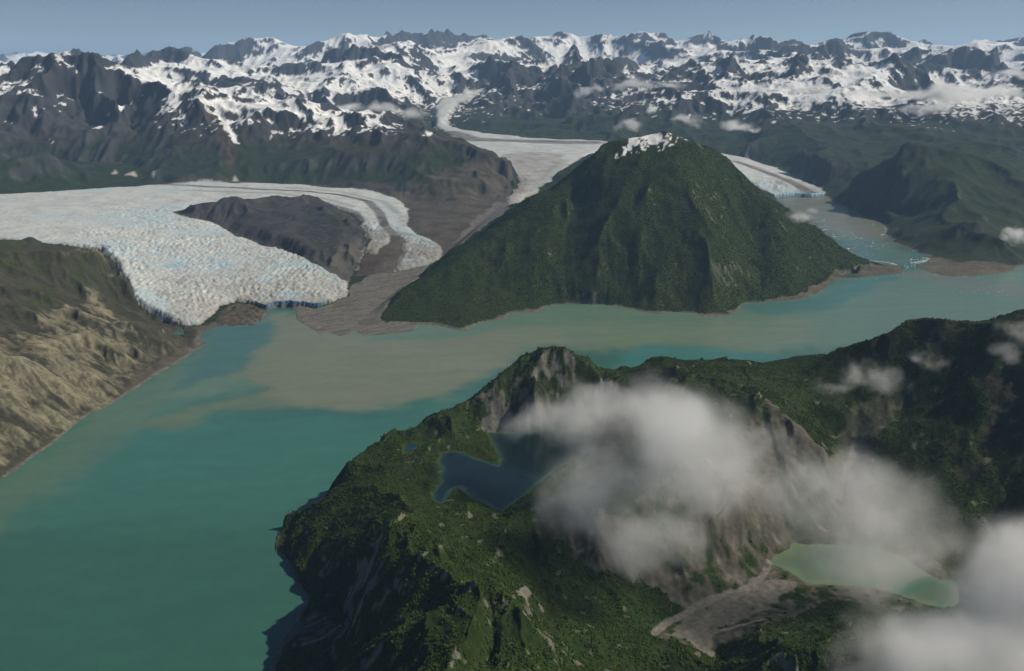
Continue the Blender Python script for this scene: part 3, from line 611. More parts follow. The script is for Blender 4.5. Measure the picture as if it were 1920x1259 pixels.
lay(m_nr * hmask([(600, 1140), (665, 1165), (650, 1190), (590, 1215), (560, 1200), (575, 1150)], 6) * (.5 + st2 * .4 + N3), (.12, .115, .105))
# left-hand slope: tundra above, a bare yellow face below
lay(m_ls, mixc(.5 + N2 + st1 * .25 + N3 * .5, (.036, .036, .024), (.072, .068, .046)))
lay(m_ls * sstep(.1, .3, N1 * .5 + N2 * .5 + .12) * sstep(180, 300, Z) * .65, green * .75)
face = hmask([(-40, 640), (60, 610), (130, 570), (170, 545), (230, 620), (275, 680), (240, 735), (170, 780), (60, 850), (-40, 900)], 18)
yel = mixc(.5 + N2 * 1.2 + N3 * 1.1, (.085, .080, .055), (.215, .196, .132))
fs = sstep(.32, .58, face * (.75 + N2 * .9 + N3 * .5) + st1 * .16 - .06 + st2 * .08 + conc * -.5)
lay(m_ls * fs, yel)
lay(m_ls * hline([(175, 560), (215, 600), (250, 640), (300, 660)], 55) * sstep(-.1, .3, N3 + N2), yel * .9)
lay(m_ls * hmask([(380, 650), (330, 640), (270, 660), (230, 740), (300, 700)], 8) * .6, mixc(.5 + N3 + st2 * .4, (.07, .062, .048), (.12, .105, .08)))
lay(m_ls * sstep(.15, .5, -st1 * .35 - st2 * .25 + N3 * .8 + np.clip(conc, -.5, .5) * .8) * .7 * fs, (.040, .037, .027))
# bare shore rim along the water
rim = (1 - sstep(3, 8, Z + N3 * 5)) * (d_fj < 90)
lay(rim * ~m_out, mixc(.5 + N3 * 1.3, (.075, .070, .058), (.16, .148, .125)))
spit1 = hmask([(1395, 575), (1400, 562), (1500, 556), (1540, 530), (1570, 505), (1620, 488), (1700, 503), (1690, 520), (1560, 535), (1520, 560)], 3)
spit2 = hmask([(1715, 492), (1745, 484), (1800, 492), (1905, 500), (1905, 512), (1830, 525), (1740, 515)], 3)
lay(sstep(.4, .6, spit1) * (Z < 26), mixc(.5 + N2 + N3, (.070, .062, .043), (.125, .108, .078)))
lay(sstep(.4, .6, spit2) * (Z < 30), mixc(.5 + N2 + N3, (.072, .064, .045), (.128, .110, .080)))
lay(sstep(.4, .6, spit1) * sstep(.12, .3, N2) * .7, green_far)
# rock island, debris, outwash, valley floor
m_isl = inside(wx, wy, PL(ROCK))
lay(m_isl, mixc(.5 + N2 * .9 + N3 + st1 * .15, (.028, .029, .032), (.070, .067, .064)))
lay(m_isl * sstep(.05, .3, N2 + N1 * .4) * hmask([(570, 400), (620, 385), (660, 430), (640, 480), (590, 470)], 8) * .8, green_far)
lay(m_isl * hmask([(600, 500), (680, 440), (690, 480), (660, 530)], 8) * .6, (.11, .098, .082))
lay(m_deb, mixc(.5 + N2 + N3, (.052, .042, .034), (.092, .072, .058)))
flow = fbm(X * .25 + Y * .08 + N2 * 60, Y * .9 - X * .55, 40, 4, 577)
lay((X < 0) & (RC > 5500) & (RC < 10600) & (Z < 190 + N2 * 60) & ~m_cm & ~m_ls & ~ice & (rat > -.14), mixc(.5 + N2 + N3, (.050, .044, .036), (.10, .088, .072)))
lay(m_out, mixc(.5 + flow * 1.5 + N3 * .5, (.090, .085, .074), (.165, .155, .138)))
lay(m_out * sstep(.28, .40, flow + N2 * .2) * .5, (.075, .078, .072))
lay(hmask([(965, 390), (1075, 315), (1090, 325), (960, 415), (850, 480), (830, 470), (900, 425)], 4) * (Z < 260) * ~m_cm * ~ice, (.075, .065, .053))
lay(hmask([(400, 612), (408, 590), (440, 570), (480, 572), (500, 585), (480, 612)], 2) * ~ice, mixc(.5 + N3 * 1.4, (.045, .040, .030), (.12, .10, .07)))
lay(hmask([(370, 612), (400, 608), (405, 620), (385, 640), (378, 630)], 2) * ~ice, (.09, .078, .062))
# snow
farS = sstep(12500, 17000, RC)
st1s = streak(150, 811) + .6 * streak(60, 812)
sn = np.clip((alt - 760) / 300, -9, .50 + .32 * (1 - cmk)) - np.maximum(0, Sb - .66) * (2.3 - .4 * farS) + np.clip(conc, -.6, .6) * .9 + N3 * .6 + Nf * .9 + N2 * .6 + st1s * .20
sn = sn + farS * .30 + sstep(19000, 24000, RC) * .2 - farS * .16 * (1 - sstep(21000, 25000, RC)) + farS * np.clip(conc, -.6, .4) * .8 + farS * Nf * .7 - farS * np.maximum(0, S - .58) * (1.5 + sstep(20000, 26000, RC)) + farS * (.26 - .85 * cmk)
sn = sn - m_lm * hmask([(-40, 330), (-40, 150), (60, 120), (250, 130), (300, 160), (240, 330)], 20) * .62
sn = sn + m_lm * hmask([(400, 180), (520, 190), (640, 200), (750, 225), (740, 250), (600, 245), (470, 250), (420, 235)], 12) * .45
sn = sn + m_lm * (hmask([(160, 183), (180, 192), (255, 178), (250, 190), (225, 215), (180, 245), (170, 250), (190, 215), (170, 208)], 2) * 2.2 + hline([(410, 190), (415, 215), (432, 255), (440, 265)], 45) * 1.6 + hline([(62, 200), (75, 225), (100, 270)], 30) * 1.3)
m_right = (X > 1500) & (RC > 8000) & (RC < 15500)
sn = sn - m_right * .25 - m_cm * 3 - (near > 0) * 5 - m_ls * 5
sn = sn + m_cm * (hmask([(1120, 312), (1145, 290), (1180, 270), (1210, 245), (1245, 238), (1275, 250), (1240, 262), (1200, 275), (1160, 300)], 3) * 3.0 + (N3 * 1.6 + N2 * 1.2 + .0) * 1.2 + hmask([(1160, 300), (1180, 275), (1230, 236), (1300, 250), (1290, 275), (1230, 285)], 4) * (1.6 + N3 * 3.6 + N2 * 3.0 - .5 * S))
snow = sstep(-.03, .09, sn) * ~ice
lay(snow, mixc(.5 + N1, (.72, .74, .76), (.80, .80, .78)))
for sp_ in ([(205, 327), (215, 318), (224, 328)], [(235, 330), (250, 322), (258, 332)], [(436, 340), (444, 331), (452, 340)], [(270, 333), (285, 328), (282, 335)]):
    lay(hmask(sp_, 1) * ~ice * .9, (.45, .42, .38))
# ice
w_ice = mixc(.5 + N2 * .8 + N3 * .8, (.40, .43, .43), (.64, .64, .61))
w_ice *= (.78 + .22 * sstep(50, 190, Z0 + N2 * 80) + N1 * .14)[..., None]
lay(ice, w_ice)
flowline = gully(X, Y, (-gy0 / sl0).astype(np.float32), (gx0 / sl0).astype(np.float32), 150.0, 741) + .6 * gully(X, Y, (-gy0 / sl0).astype(np.float32), (gx0 / sl0).astype(np.float32), 60.0, 742)
lay(ice * sstep(.1, 1.5, flowline + N2) * (.35 + .35 * (1 - chaos)), (.25, .24, .225))
lay(ice * sstep(-.1, -1.2, flowline) * .3, (.36, .43, .46))
lay(ice * (1 - sstep(30, 130, Z0 + N2 * 90)) * .55, (.31, .295, .265))
ice_n = fbm(X, Y, 22, 3, 751) * sstep(1.2, 2.2, 22 / CELL)
lay(ice * sstep(.05, .35, ice_n) * chaos * .55, (.24, .30, .33))
lay(ice * sstep(.05, .35, -ice_n) * chaos * .4, (.72, .73, .70))
blue = sstep(.02, .28, N1 * .8 + N2 * .5 + (chaos - .55) * .25)
lay(ice * blue * .55 * (RC < 11500), (.33, .46, .52))
lay(ice * sstep(.8, 1.6, S) * .45, (.30, .40, .45))
for pg, s_ in (([(470, 395), (400, 385), (300, 380), (230, 395), (330, 400)], 8), ([(230, 480), (300, 470), (430, 490), (460, 520), (380, 510), (280, 500)], 8), ([(700, 372), (740, 385), (765, 420), (740, 420), (715, 395)], 6), ([(490, 560), (560, 545), (620, 560), (590, 575)], 4)):
    lay(ice * hmask(pg, s_) * (.24 + N2), (.30, .42, .49))
edge = ice * (1 - sstep(.5, .97, bl + N2 * .3 + N3 * .15))
lay(edge * .7, (.20, .18, .155))
lay(ice * hmask([(345, 608), (300, 585), (330, 560), (420, 570), (400, 600)], 10) * (.5 + N2) * .8, (.36, .34, .31))
def strip(pts, w, a, col=(.085, .075, .065)): lay(ice * hline(pts, w, False) * a * (.85 + N2 * .6), col)
strip([(200, 352), (400, 351), (560, 358), (640, 366), (690, 378), (712, 400), (722, 425), (740, 445)], 62, .95)
strip([(350, 357), (520, 362), (620, 375), (660, 388)], 60, .4)
strip([(540, 352), (640, 360), (720, 378), (745, 400)], 50, .4)
lay(ice * hmask([(690, 430), (730, 430), (770, 440), (850, 465), (830, 510), (730, 520), (680, 500)], 8) * sstep(-.35, .3, N2 + N3 * .8 + .12) * .75, (.17, .155, .13))
strip([(640, 390), (670, 400), (690, 430), (700, 470)], 40, .6, (.2, .17, .14))
strip([(840, 250), (880, 262), (960, 264), (1050, 267), (1105, 268)], 300, .9)
strip([(935, 296), (955, 310), (975, 335), (965, 360)], 130, .85, (.14, .115, .095))
strip([(1060, 300), (1030, 330), (1000, 360), (960, 385)], 90, .45, (.2, .17, .14))
lay(ice * hmask([(940, 290), (1000, 285), (1060, 290), (1040, 320), (1000, 350), (960, 380), (940, 385), (980, 340)], 6) * (.6 + N2), (.26, .235, .21))
strip([(1380, 303), (1440, 325), (1490, 345), (1530, 366)], 120, .95)
lay(ice * (fc < 60), (.25, .42, .50)); lay(ice * (fa < 45) * (S > .5), (.045, .13, .24))  # blue ice fronts; the fjord cliff's shade is painted in as darker blue
seabed = m_water & (Z < 0)
print('albedo', round(time.time() - T0, 1))

# ------------------------------------------------------------------ meshes
def setp(o, label=None, cat=None, kind=None, group=None):
    for k, v in (('label', label), ('category', cat), ('kind', kind), ('group', group)):
        if v: o[k] = v
    return o
def mesh_obj(name, co, q, mat, alb=None, smooth=True):
    me = bpy.data.meshes.new(name); q = np.asarray(q, np.int32)
    me.vertices.add(len(co)); me.vertices.foreach_set('co', np.asarray(co, np.float32).ravel())
    me.loops.add(q.size); me.loops.foreach_set('vertex_index', q.ravel())
    k = q.shape[1]; me.polygons.add(len(q)); me.polygons.foreach_set('loop_start', np.arange(0, q.size, k, dtype=np.int32))
    me.update(calc_edges=True)
    if smooth: me.shade_smooth()
    if alb is not None:
        a = me.attributes.new('albedo', 'FLOAT_COLOR', 'POINT'); c = np.ones((len(co), 4), np.float32); c[:, :3] = alb
        a.data.foreach_set('color', c.ravel())
    me.materials.append(mat); o = bpy.data.objects.new(name, me); sc.collection.objects.link(o); return o
IDX = np.arange(NRv * NTv, dtype=np.int32).reshape(NRv, NTv)
def grid_mesh(name, mask, mat, label, cat, Zs=None, alb=None):
    Zs = Z if Zs is None else Zs; alb = A if alb is None else alb
    fm = mask[:-1, :-1]
    q = np.stack([IDX[:-1, :-1][fm], IDX[:-1, 1:][fm], IDX[1:, 1:][fm], IDX[1:, :-1][fm]], 1)
    if not len(q): print('empty', name, label); return None
    used, inv = np.unique(q, return_inverse=True)
    o = mesh_obj(name, np.stack([X.ravel()[used], Y.ravel()[used], Zs.ravel()[used]], 1), inv.reshape(-1, 4), mat, alb.reshape(-1, 3)[used])
    return setp(o, label, cat, 'structure')
land_mat = base_mat('land', bumps=((14, 3.0), (4, 1.0)))
far_mat = base_mat('far_land', bumps=((60, 14.0),), vlam=60, vary=.12)
ice_mat = base_mat('ice', rough=.6, spec=.3, bumps=((10, 3.0), (4, 1.5)), vary=.14)
rat = X / Y
reg = np.zeros(X.shape, np.int16)
mid = (RC > 12300)
reg[:] = 12                                                     # right land
reg[(RC > 24000)] = 20
mm = mid & (RC <= 24000)
reg[mm & (rat < -.064)] = 21; reg[mm & (rat >= -.064) & (rat < .135)] = 22; reg[mm & (rat >= .135) & (rat < .42)] = 23; reg[mm & (rat >= .42)] = 24
reg[(RC < 12300) & (rat > .19) & (RC > 5000)] = 12
reg[(RC > 5000) & (RC <= 11300) & (X > 2300)] = 11
reg[(RC <= 15200) & (rat < -.0) & (RC > 5000)] = 10
reg[(RC <= 15200) & (rat < -.28) & (Z0 < 430) & (RC < 11500)] = 13
reg[m_ls] = 14
reg[m_cm | ((RC > 5000) & (RC < 9500) & (rat >= -.02) & (rat < .19))] = 15
reg[(near > .5) & ~m_ls] = 16
reg[(near > .5) & ~m_ls & inside(X, Y, PL([(1590, 880, 225), (1640, 720, 430), (1700, 590, 580), (2600, 500, 500), (3200, 1400, 500), (2300, 1700, 400), (1760, 1180, 200), (1790, 1086, 118), (1700, 1040, 118)]))] = 17
kn = sstep(.4, .6, hmask([(394, 612), (400, 586), (440, 566), (480, 568), (502, 583), (484, 613)], 2)) > .5
reg[(sstep(.4, .6, spit1) > .5) & (Z < 26)] = 31; reg[(sstep(.4, .6, spit2) > .5) & (Z < 30)] = 32
reg[m_out] = 30; reg[m_isl] = 33; reg[m_deb] = 34; reg[kn & ~ice] = 35
reg[m_ga & ice] = 40; reg[(m_gbc & ice) & (rat < .16)] = 41; reg[(m_gbc & ice) & (rat >= .16)] = 42; reg[m_tong & ice & ~m_gbc] = 43
drop = (Z < -6)
deep = drop.copy(); deep[:-1] &= drop[1:]; deep[:, :-1] &= drop[:, 1:]
reg[deep] = -1
for rid, name, mat, cat, label in (
    (10, 'mountain', land_mat, 'mountain', 'dark jagged mountain with patchy snow rising behind the big curved glacier'),
    (11, 'hill', land_mat, 'hill', 'broad green hill on the far side of the inlet with floating ice'),
    (12, 'hillside', land_mat, 'hillside', 'dark green slopes behind the inlet glacier, below the snowy peaks'),
    (13, 'hill', land_mat, 'hill', 'low dark hill and bare ground at the far edge of the curved glacier'),
    (14, 'hillside', land_mat, 'hillside', 'steep fjord side with a bare yellow rock face below dark tundra'),
    (15, 'mountain', land_mat, 'mountain', 'forested green pyramid mountain with a little snow on its summit'),
    (16, 'headland', land_mat, 'headland', 'nearest forested green headland with cliffs, a blue lake and a grey talus bowl'),
    (17, 'mountain', land_mat, 'mountain', 'shaded brown and green mountainside above the milky green lake'),
    (20, 'mountain_range', far_mat, 'mountain range', 'farthest snowy jagged peaks along the skyline'),
    (21, 'mountain_range', far_mat, 'mountain range', 'snowfields and blue grey peaks behind the dark jagged mountain'),
    (22, 'mountain_range', far_mat, 'mountain range', 'snow-streaked mountain with a dark foot beyond the middle glacier'),
    (23, 'mountain_range', far_mat, 'mountain range', 'snowy sharp peaks with dark faces above the cloud streaks'),
    (24, 'mountain_range', far_mat, 'mountain range', 'low snowy mountains half hidden behind flat cloud banks'),
    (30, 'outwash_plain', land_mat, 'outwash plain', 'grey braided gravel plain between the glacier snout and green mountain'),
    (31, 'gravel_spit', land_mat, 'spit', 'brown gravel beach and spit at the foot of the green pyramid mountain'),
    (32, 'gravel_spit', land_mat, 'spit', 'brown gravel spit across the inlet mouth under the broad green hill'),
    (33, 'rocky_hill', land_mat, 'hill', 'bare dark rock hill standing as an island inside the curved glacier'),
    (34, 'moraine', land_mat, 'moraine', 'brown rubble moraine between the two strands of glacier ice'),
    (35, 'rock_knob', land_mat, 'rock', 'brown rock knob at the water in front of the glacier snout'),
    (40, 'glacier', ice_mat, 'glacier', 'large curved white and blue glacier flowing round a rock hill to the fjord'),
    (41, 'glacier', ice_mat, 'glacier', 'middle glacier with a dark moraine line, behind the green pyramid mountain'),
    (42, 'glacier', ice_mat, 'glacier', 'narrow glacier ending in the inlet with a dark centre stripe'),
    (43, 'glacier', ice_mat, 'glacier', 'small distant ice tongue descending between snowy mountains')):
    grid_mesh(name, reg == rid, mat, label, cat)
print('terrain meshes', round(time.time() - T0, 1))

# ------------------------------------------------------------------ fjord water and lakes
def water_mat(name, rough, wave, spec=.5):
    m = base_mat(name, rough=rough, spec=spec, bumps=((40, 1.0), (9, wave)), vary=.05, vlam=60); m.node_tree.nodes['Principled BSDF'].inputs['IOR'].default_value = 1.33; return m
wat = water_mat('silty_water', .26, .5)
sx = 2; WX, WY = X[::sx, ::sx], Y[::sx, ::sx]; wr = np.hypot(WX, WY)
q1 = fbm(WX, WY * 1.6, 650, 3, 896) * 260; q2 = fbm(WX, WY * 1.6, 650, 3, 898) * 260
wxx = WX + fbm(WX + q1, WY + q2, 420, 6, 900, .58) * 150; wyy = WY + fbm(WX + q1, WY + q2, 420, 6, 905, .58) * 120
WA = np.zeros(WX.shape + (3,), np.float32); WA[:] = C(.036, .112, .085)
def wlay(pts, soft, col, a=1.0, tex=0.0):
    global WA
    w = PL([(p[0], p[1], 0) for p in pts]); i = inside(wxx, wyy, w); d = dist_line(wxx, wyy, list(w) + [w[0]], soft)[0]
    s = np.where(i, d, -d); t = sstep(-soft, soft, s + tex * soft * fbm(WX, WY, 160, 4, 910) * 1.6 * (1 - np.abs(s) / soft)) * a
    WA = WA * (1 - t[..., None]) + C(*col) * t[..., None]
wlay([(-600, 900), (300, 700), (480, 770), (700, 775), (900, 730), (1000, 850), (700, 1000), (400, 960), (0, 980), (-600, 1300)], 300, (.046, .152, .122), .8)
wlay([(300, 760), (420, 740), (560, 700), (800, 690), (900, 700), (1100, 640), (1300, 640), (1500, 660), (2600, 600), (2600, 450), (1800, 500), (1700, 505), (1400, 560), (1000, 570), (700, 600), (480, 580), (380, 640), (200, 790), (250, 800)], 150, (.120, .190, .135), .85, .6)
wlay([(-100, 960), (0, 895), (160, 785), (370, 650), (400, 660), (300, 770), (180, 860), (60, 960), (-80, 1060)], 110, (.085, .150, .105), .85, .5)
wlay([(240, 800), (420, 752), (500, 735), (620, 700), (760, 720), (700, 770), (560, 764), (430, 778), (320, 800)], 60, (.125, .165, .105), .8, .6)
wlay([(505, 590), (480, 640), (450, 690), (470, 720), (560, 764), (690, 768), (830, 750), (905, 712), (990, 655), (1100, 640), (1000, 610), (900, 625), (800, 640), (700, 640), (560, 590)], 75, (.165, .182, .120), .92, 1.0)
wlay([(960, 650), (1200, 660), (1400, 670), (1540, 640), (1500, 600), (1300, 610), (1100, 605), (950, 620)], 110, (.145, .190, .125), .8, .9)
wlay([(1130, 690), (1200, 650), (1330, 650), (1520, 672), (1500, 720), (1150, 720)], 55, (.045, .165, .145), .85, .5)
wlay([(1390, 575), (1440, 568), (1530, 556), (1570, 530), (1690, 515), (1560, 580), (1440, 592)], 60, (.040, .140, .125), .7, .4)
wlay([(1700, 505), (1720, 525), (1900, 560), (2100, 560), (1900, 535), (1740, 510)], 50, (.150, .165, .130), .6, .8)
wlay([(1440, 360), (1570, 360), (1680, 430), (1660, 470), (1560, 440), (1480, 395)], 160, (.165, .172, .128), .95, .6)
wlay([(1540, 430), (1640, 450), (1740, 485), (1690, 500), (1600, 485)], 120, (.095, .165, .140), .8, .6)
wlay([(380, 640), (420, 612), (500, 600), (520, 578), (500, 640), (470, 690), (330, 730)], 60, (.045, .130, .120), .8, .5)
streaks_ = fbm(wxx * .22 + wyy * .06, wyy - wxx * .12, 90, 4, 950)
WA *= (1 + .13 * streaks_ + .05 * fbm(WX, WY, 900, 3, 955))[..., None].astype(np.float32)
n0, n1 = WX.shape; wi = np.arange(n0 * n1, dtype=np.int32).reshape(n0, n1)
wm = (blur((m_water | (Z < 4)).astype(np.float32), 8) > 0.0)[::sx, ::sx]
wm = wm & (wr < 16000); fm = wm[:-1, :-1] | wm[1:, :-1] | wm[:-1, 1:] | wm[1:, 1:]
q = np.stack([wi[:-1, :-1][fm], wi[:-1, 1:][fm], wi[1:, 1:][fm], wi[1:, :-1][fm]], 1); used, inv = np.unique(q, return_inverse=True)
setp(mesh_obj('fjord_water', np.stack([WX.ravel()[used], WY.ravel()[used], np.zeros(len(used))], 1), inv.reshape(-1, 4), wat, WA.reshape(-1, 3)[used]), 'turquoise fjord water with a tan silt plume', 'fjord', 'structure')
def lake(name, poly, lev, deep_c, shal_c, w, mat, label, streaks=None):
    p = np.array([(a[0], a[1]) for a in poly]); x0, y0 = p.min(0) - 30; x1, y1 = p.max(0) + 30
    gxx, gyy = np.meshgrid(np.arange(x0, x1, 5.0), np.arange(y0, y1, 5.0)); i = inside(gxx, gyy, poly); d = dist_line(gxx, gyy, list(poly) + [poly[0]], 200)[0]
    keep = i | (d < 16); t = sstep(w * .15, w, np.where(i, d, 0) + fbm(gxx, gyy, 60, 3, 930) * w * .6)[..., None]
    col = C(*shal_c) * (1 - t) + C(*deep_c) * t
    if streaks is not None:
        s_ = sstep(.02, .3, fbm(gxx * .4 + gyy * .3, gyy * 1.3 - gxx, 90, 4, 940))[..., None] * (gxx > np.median(p[:, 0]))[..., None] * .6
        col = col * (1 - s_) + C(*streaks) * s_
    fm = keep[:-1, :-1] & keep[1:, :-1] & keep[:-1, 1:] & keep[1:, 1:]; ii = np.arange(gxx.size, dtype=np.int32).reshape(gxx.shape)
    q = np.stack([ii[:-1, :-1][fm], ii[:-1, 1:][fm], ii[1:, 1:][fm], ii[1:, :-1][fm]], 1); used, inv = np.unique(q, return_inverse=True)
    setp(mesh_obj(name, np.stack([gxx.ravel()[used], gyy.ravel()[used], np.full(len(used), lev)], 1), inv.reshape(-1, 4), mat, col.reshape(-1, 3)[used].astype(np.float32)), label, 'lake', 'structure')
lw = water_mat('lake_water', .12, .1)
lake('lake_water', BLUE, BL, (.006, .017, .020), (.022, .055, .042), 22, lw, 'dark blue mountain lake with a wooded point')
lake('lake_water', POND, PL2, (.010, .035, .040), (.02, .05, .045), 12, lw, 'tiny pond among trees on the headland')
lake('lake_water', GREEN, GL, (.092, .132, .086), (.12, .165, .090), 40, lw, 'milky pale green lake below the talus bowl', (.05, .14, .10))
print('water', round(time.time() - T0, 1))

# ------------------------------------------------------------------ woodland
def leaf_mat(name, c0, c1, lam):
    m = bpy.data.materials.new(name); m.use_nodes = True; nt = m.node_tree; nt.nodes.clear(); L = nt.links.new
    out = node(nt, 'ShaderNodeOutputMaterial'); p = node(nt, 'ShaderNodeBsdfPrincipled'); p.inputs['Roughness'].default_value = .8; p.inputs['Specular IOR Level'].default_value = .12
    L(p.outputs[0], out.inputs[0]); oi = node(nt, 'ShaderNodeObjectInfo'); geo = node(nt, 'ShaderNodeNewGeometry')
    no = node(nt, 'ShaderNodeTexNoise'); no.inputs['Scale'].default_value = 1 / lam; no.inputs['Detail'].default_value = 6; no.inputs['Roughness'].default_value = .65
    L(geo.outputs['Position'], no.inputs['Vector'])
    a = node(nt, 'ShaderNodeMath', operation='MULTIPLY_ADD'); L(oi.outputs['Random'], a.inputs[0]); a.inputs[1].default_value = .35; L(no.outputs[0], a.inputs[2])
    cr = node(nt, 'ShaderNodeValToRGB'); cr.color_ramp.elements[0].position = .38; cr.color_ramp.elements[1].position = .95
    cr.color_ramp.elements[0].color = c0 + (1,); cr.color_ramp.elements[1].color = c1 + (1,); L(a.outputs[0], cr.inputs[0]); L(cr.outputs[0], p.inputs['Base Color'])
    return m
def forest(name, pts, sizes, mat, label, seed):
    me = bpy.data.meshes.new(name); me.vertices.add(len(pts)); me.vertices.foreach_set('co', np.asarray(pts, np.float32).ravel())
    a = me.attributes.new('size', 'FLOAT', 'POINT'); a.data.foreach_set('value', sizes.astype(np.float32)); me.materials.append(mat)
    o = bpy.data.objects.new(name, me); sc.collection.objects.link(o); setp(o, label, 'forest', 'stuff')
    g = bpy.data.node_groups.new(name, 'GeometryNodeTree'); g.interface.new_socket('Geometry', in_out='INPUT', socket_type='NodeSocketGeometry'); g.interface.new_socket('Geometry', in_out='OUTPUT', socket_type='NodeSocketGeometry')
    n = g.nodes; L = g.links.new; gi = n.new('NodeGroupInput'); go = n.new('NodeGroupOutput')
    g2i = n.new('GeometryNodeGeometryToInstance')
    for k, (sz, sub) in enumerate((((1, 1, 1.0), 3), ((1, 1, 1.5), 3), ((1.3, .9, .8), 3), ((.8, 1, 1.15), 3))):
        ico = n.new('GeometryNodeMeshIcoSphere'); ico.inputs['Radius'].default_value = 1; ico.inputs['Subdivisions'].default_value = sub
        noi = n.new('ShaderNodeTexNoise'); noi.noise_dimensions = '4D'; noi.inputs['W'].default_value = seed + k * 3.3; noi.inputs['Scale'].default_value = 1.7; noi.inputs['Detail'].default_value = 3; noi.inputs['Roughness'].default_value = .8
        sub_ = n.new('ShaderNodeVectorMath'); sub_.operation = 'SUBTRACT'; L(noi.outputs['Color'], sub_.inputs[0]); sub_.inputs[1].default_value = (.5, .5, .5)
        scl = n.new('ShaderNodeVectorMath'); scl.operation = 'SCALE'; L(sub_.outputs[0], scl.inputs[0]); scl.inputs['Scale'].default_value = 1.9
        spn = n.new('GeometryNodeSetPosition'); L(ico.outputs[0], spn.inputs['Geometry']); L(scl.outputs[0], spn.inputs['Offset'])
        tr = n.new('GeometryNodeTransform'); L(spn.outputs[0], tr.inputs['Geometry']); tr.inputs['Scale'].default_value = sz
        L(tr.outputs[0], g2i.inputs[0])
    iop = n.new('GeometryNodeInstanceOnPoints'); L(gi.outputs[0], iop.inputs['Points']); L(g2i.outputs[0], iop.inputs['Instance']); iop.inputs['Pick Instance'].default_value = True
    rv = n.new('FunctionNodeRandomValue'); rv.data_type = 'INT'; rv.inputs[5].default_value = 3; L(rv.outputs[2], iop.inputs['Instance Index'])
    na = n.new('GeometryNodeInputNamedAttribute'); na.data_type = 'FLOAT'; na.inputs[0].default_value = 'size'; L(na.outputs[0], iop.inputs['Scale'])
    rr_ = n.new('FunctionNodeRandomValue'); rr_.data_type = 'FLOAT_VECTOR'; rr_.inputs[1].default_value = (.3, .3, 6.28); rr_.inputs['Seed'].default_value = 5; L(rr_.outputs[0], iop.inputs['Rotation'])
    sm = n.new('GeometryNodeSetMaterial'); sm.inputs['Material'].default_value = mat; L(iop.outputs[0], sm.inputs['Geometry']); L(sm.outputs[0], go.inputs[0])
    md = o.modifiers.new('scatter', 'NODES'); md.node_group = g; return o
rng = np.random.default_rng(7)
greenness = (A[..., 1] - A[..., 0]) / (A[..., 1] + 1e-4)
def scatter(mask, per_area, rmin, rmax):
    area = CELL * (RC * dLR).astype(np.float32); prob = (mask * area / per_area).astype(np.float32)
    n = np.floor(prob + rng.random(prob.shape)).astype(int); i, j = np.nonzero(n); k = n[i, j]; i = np.repeat(i, k); j = np.repeat(j, k)
    u = rng.random(len(i)) - .5; v = rng.random(len(i)) - .5; i2 = np.clip(i + 1, 0, NRv - 1); j2 = np.clip(j + 1, 0, NTv - 1)
    x = X[i, j] + (X[i2, j] - X[i, j]) * u + (X[i, j2] - X[i, j]) * v; y = Y[i, j] + (Y[i2, j] - Y[i, j]) * u + (Y[i, j2] - Y[i, j]) * v
    z = Z[i, j] + (Z[i2, j] - Z[i, j]) * u + (Z[i, j2] - Z[i, j]) * v
    s = rmin + (rmax - rmin) * rng.random(len(i)) ** 2
    return np.stack([x, y, z + s * .25], 1), s
fr = np.abs(rat) < .66
vegn = sstep(.16, .26, greenness) * (S < 4.5) * (Z > 6) * fr
dl_ = np.minimum(d_lake, d_fj)
pts, s = scatter((reg == 16) * vegn * (dl_ > 6) * (.12 + 1.1 * sstep(-.22, .12, N2 + N3 * .8 + N1 * .3)), 17.0, 1.1, 3.1)
leaf_near = leaf_mat('broad_leaves', (.014, .032, .006), (.060, .090, .013), 45)
forest('woodland', pts, s, leaf_near, 'dense green trees and brush covering the near headland', 1.0); print('near trees', len(pts))
pts, s = scatter((reg == 17) * vegn * (.3 + .8 * sstep(-.2, .4, N2 + N3)), 30.0, 1.3, 3.0)
if len(pts): forest('woodland', pts, s, leaf_mat('slope_leaves', (.024, .040, .009), (.065, .085, .020), 60), 'brush and trees on the shaded right-hand mountainside', 2.0); print('right trees', len(pts))
pts, s = scatter((reg == 15) * vegn * (Z < 900) * (.35 + .9 * sstep(-.3, .3, N2 + N3)), 60.0, 1.8, 4.2)
forest('woodland', pts, s, leaf_mat('dark_leaves', (.013, .028, .008), (.062, .088, .018), 70), 'dark green forest covering the pyramid mountain', 3.0); print('centre trees', len(pts))
print('forest', round(time.time() - T0, 1))

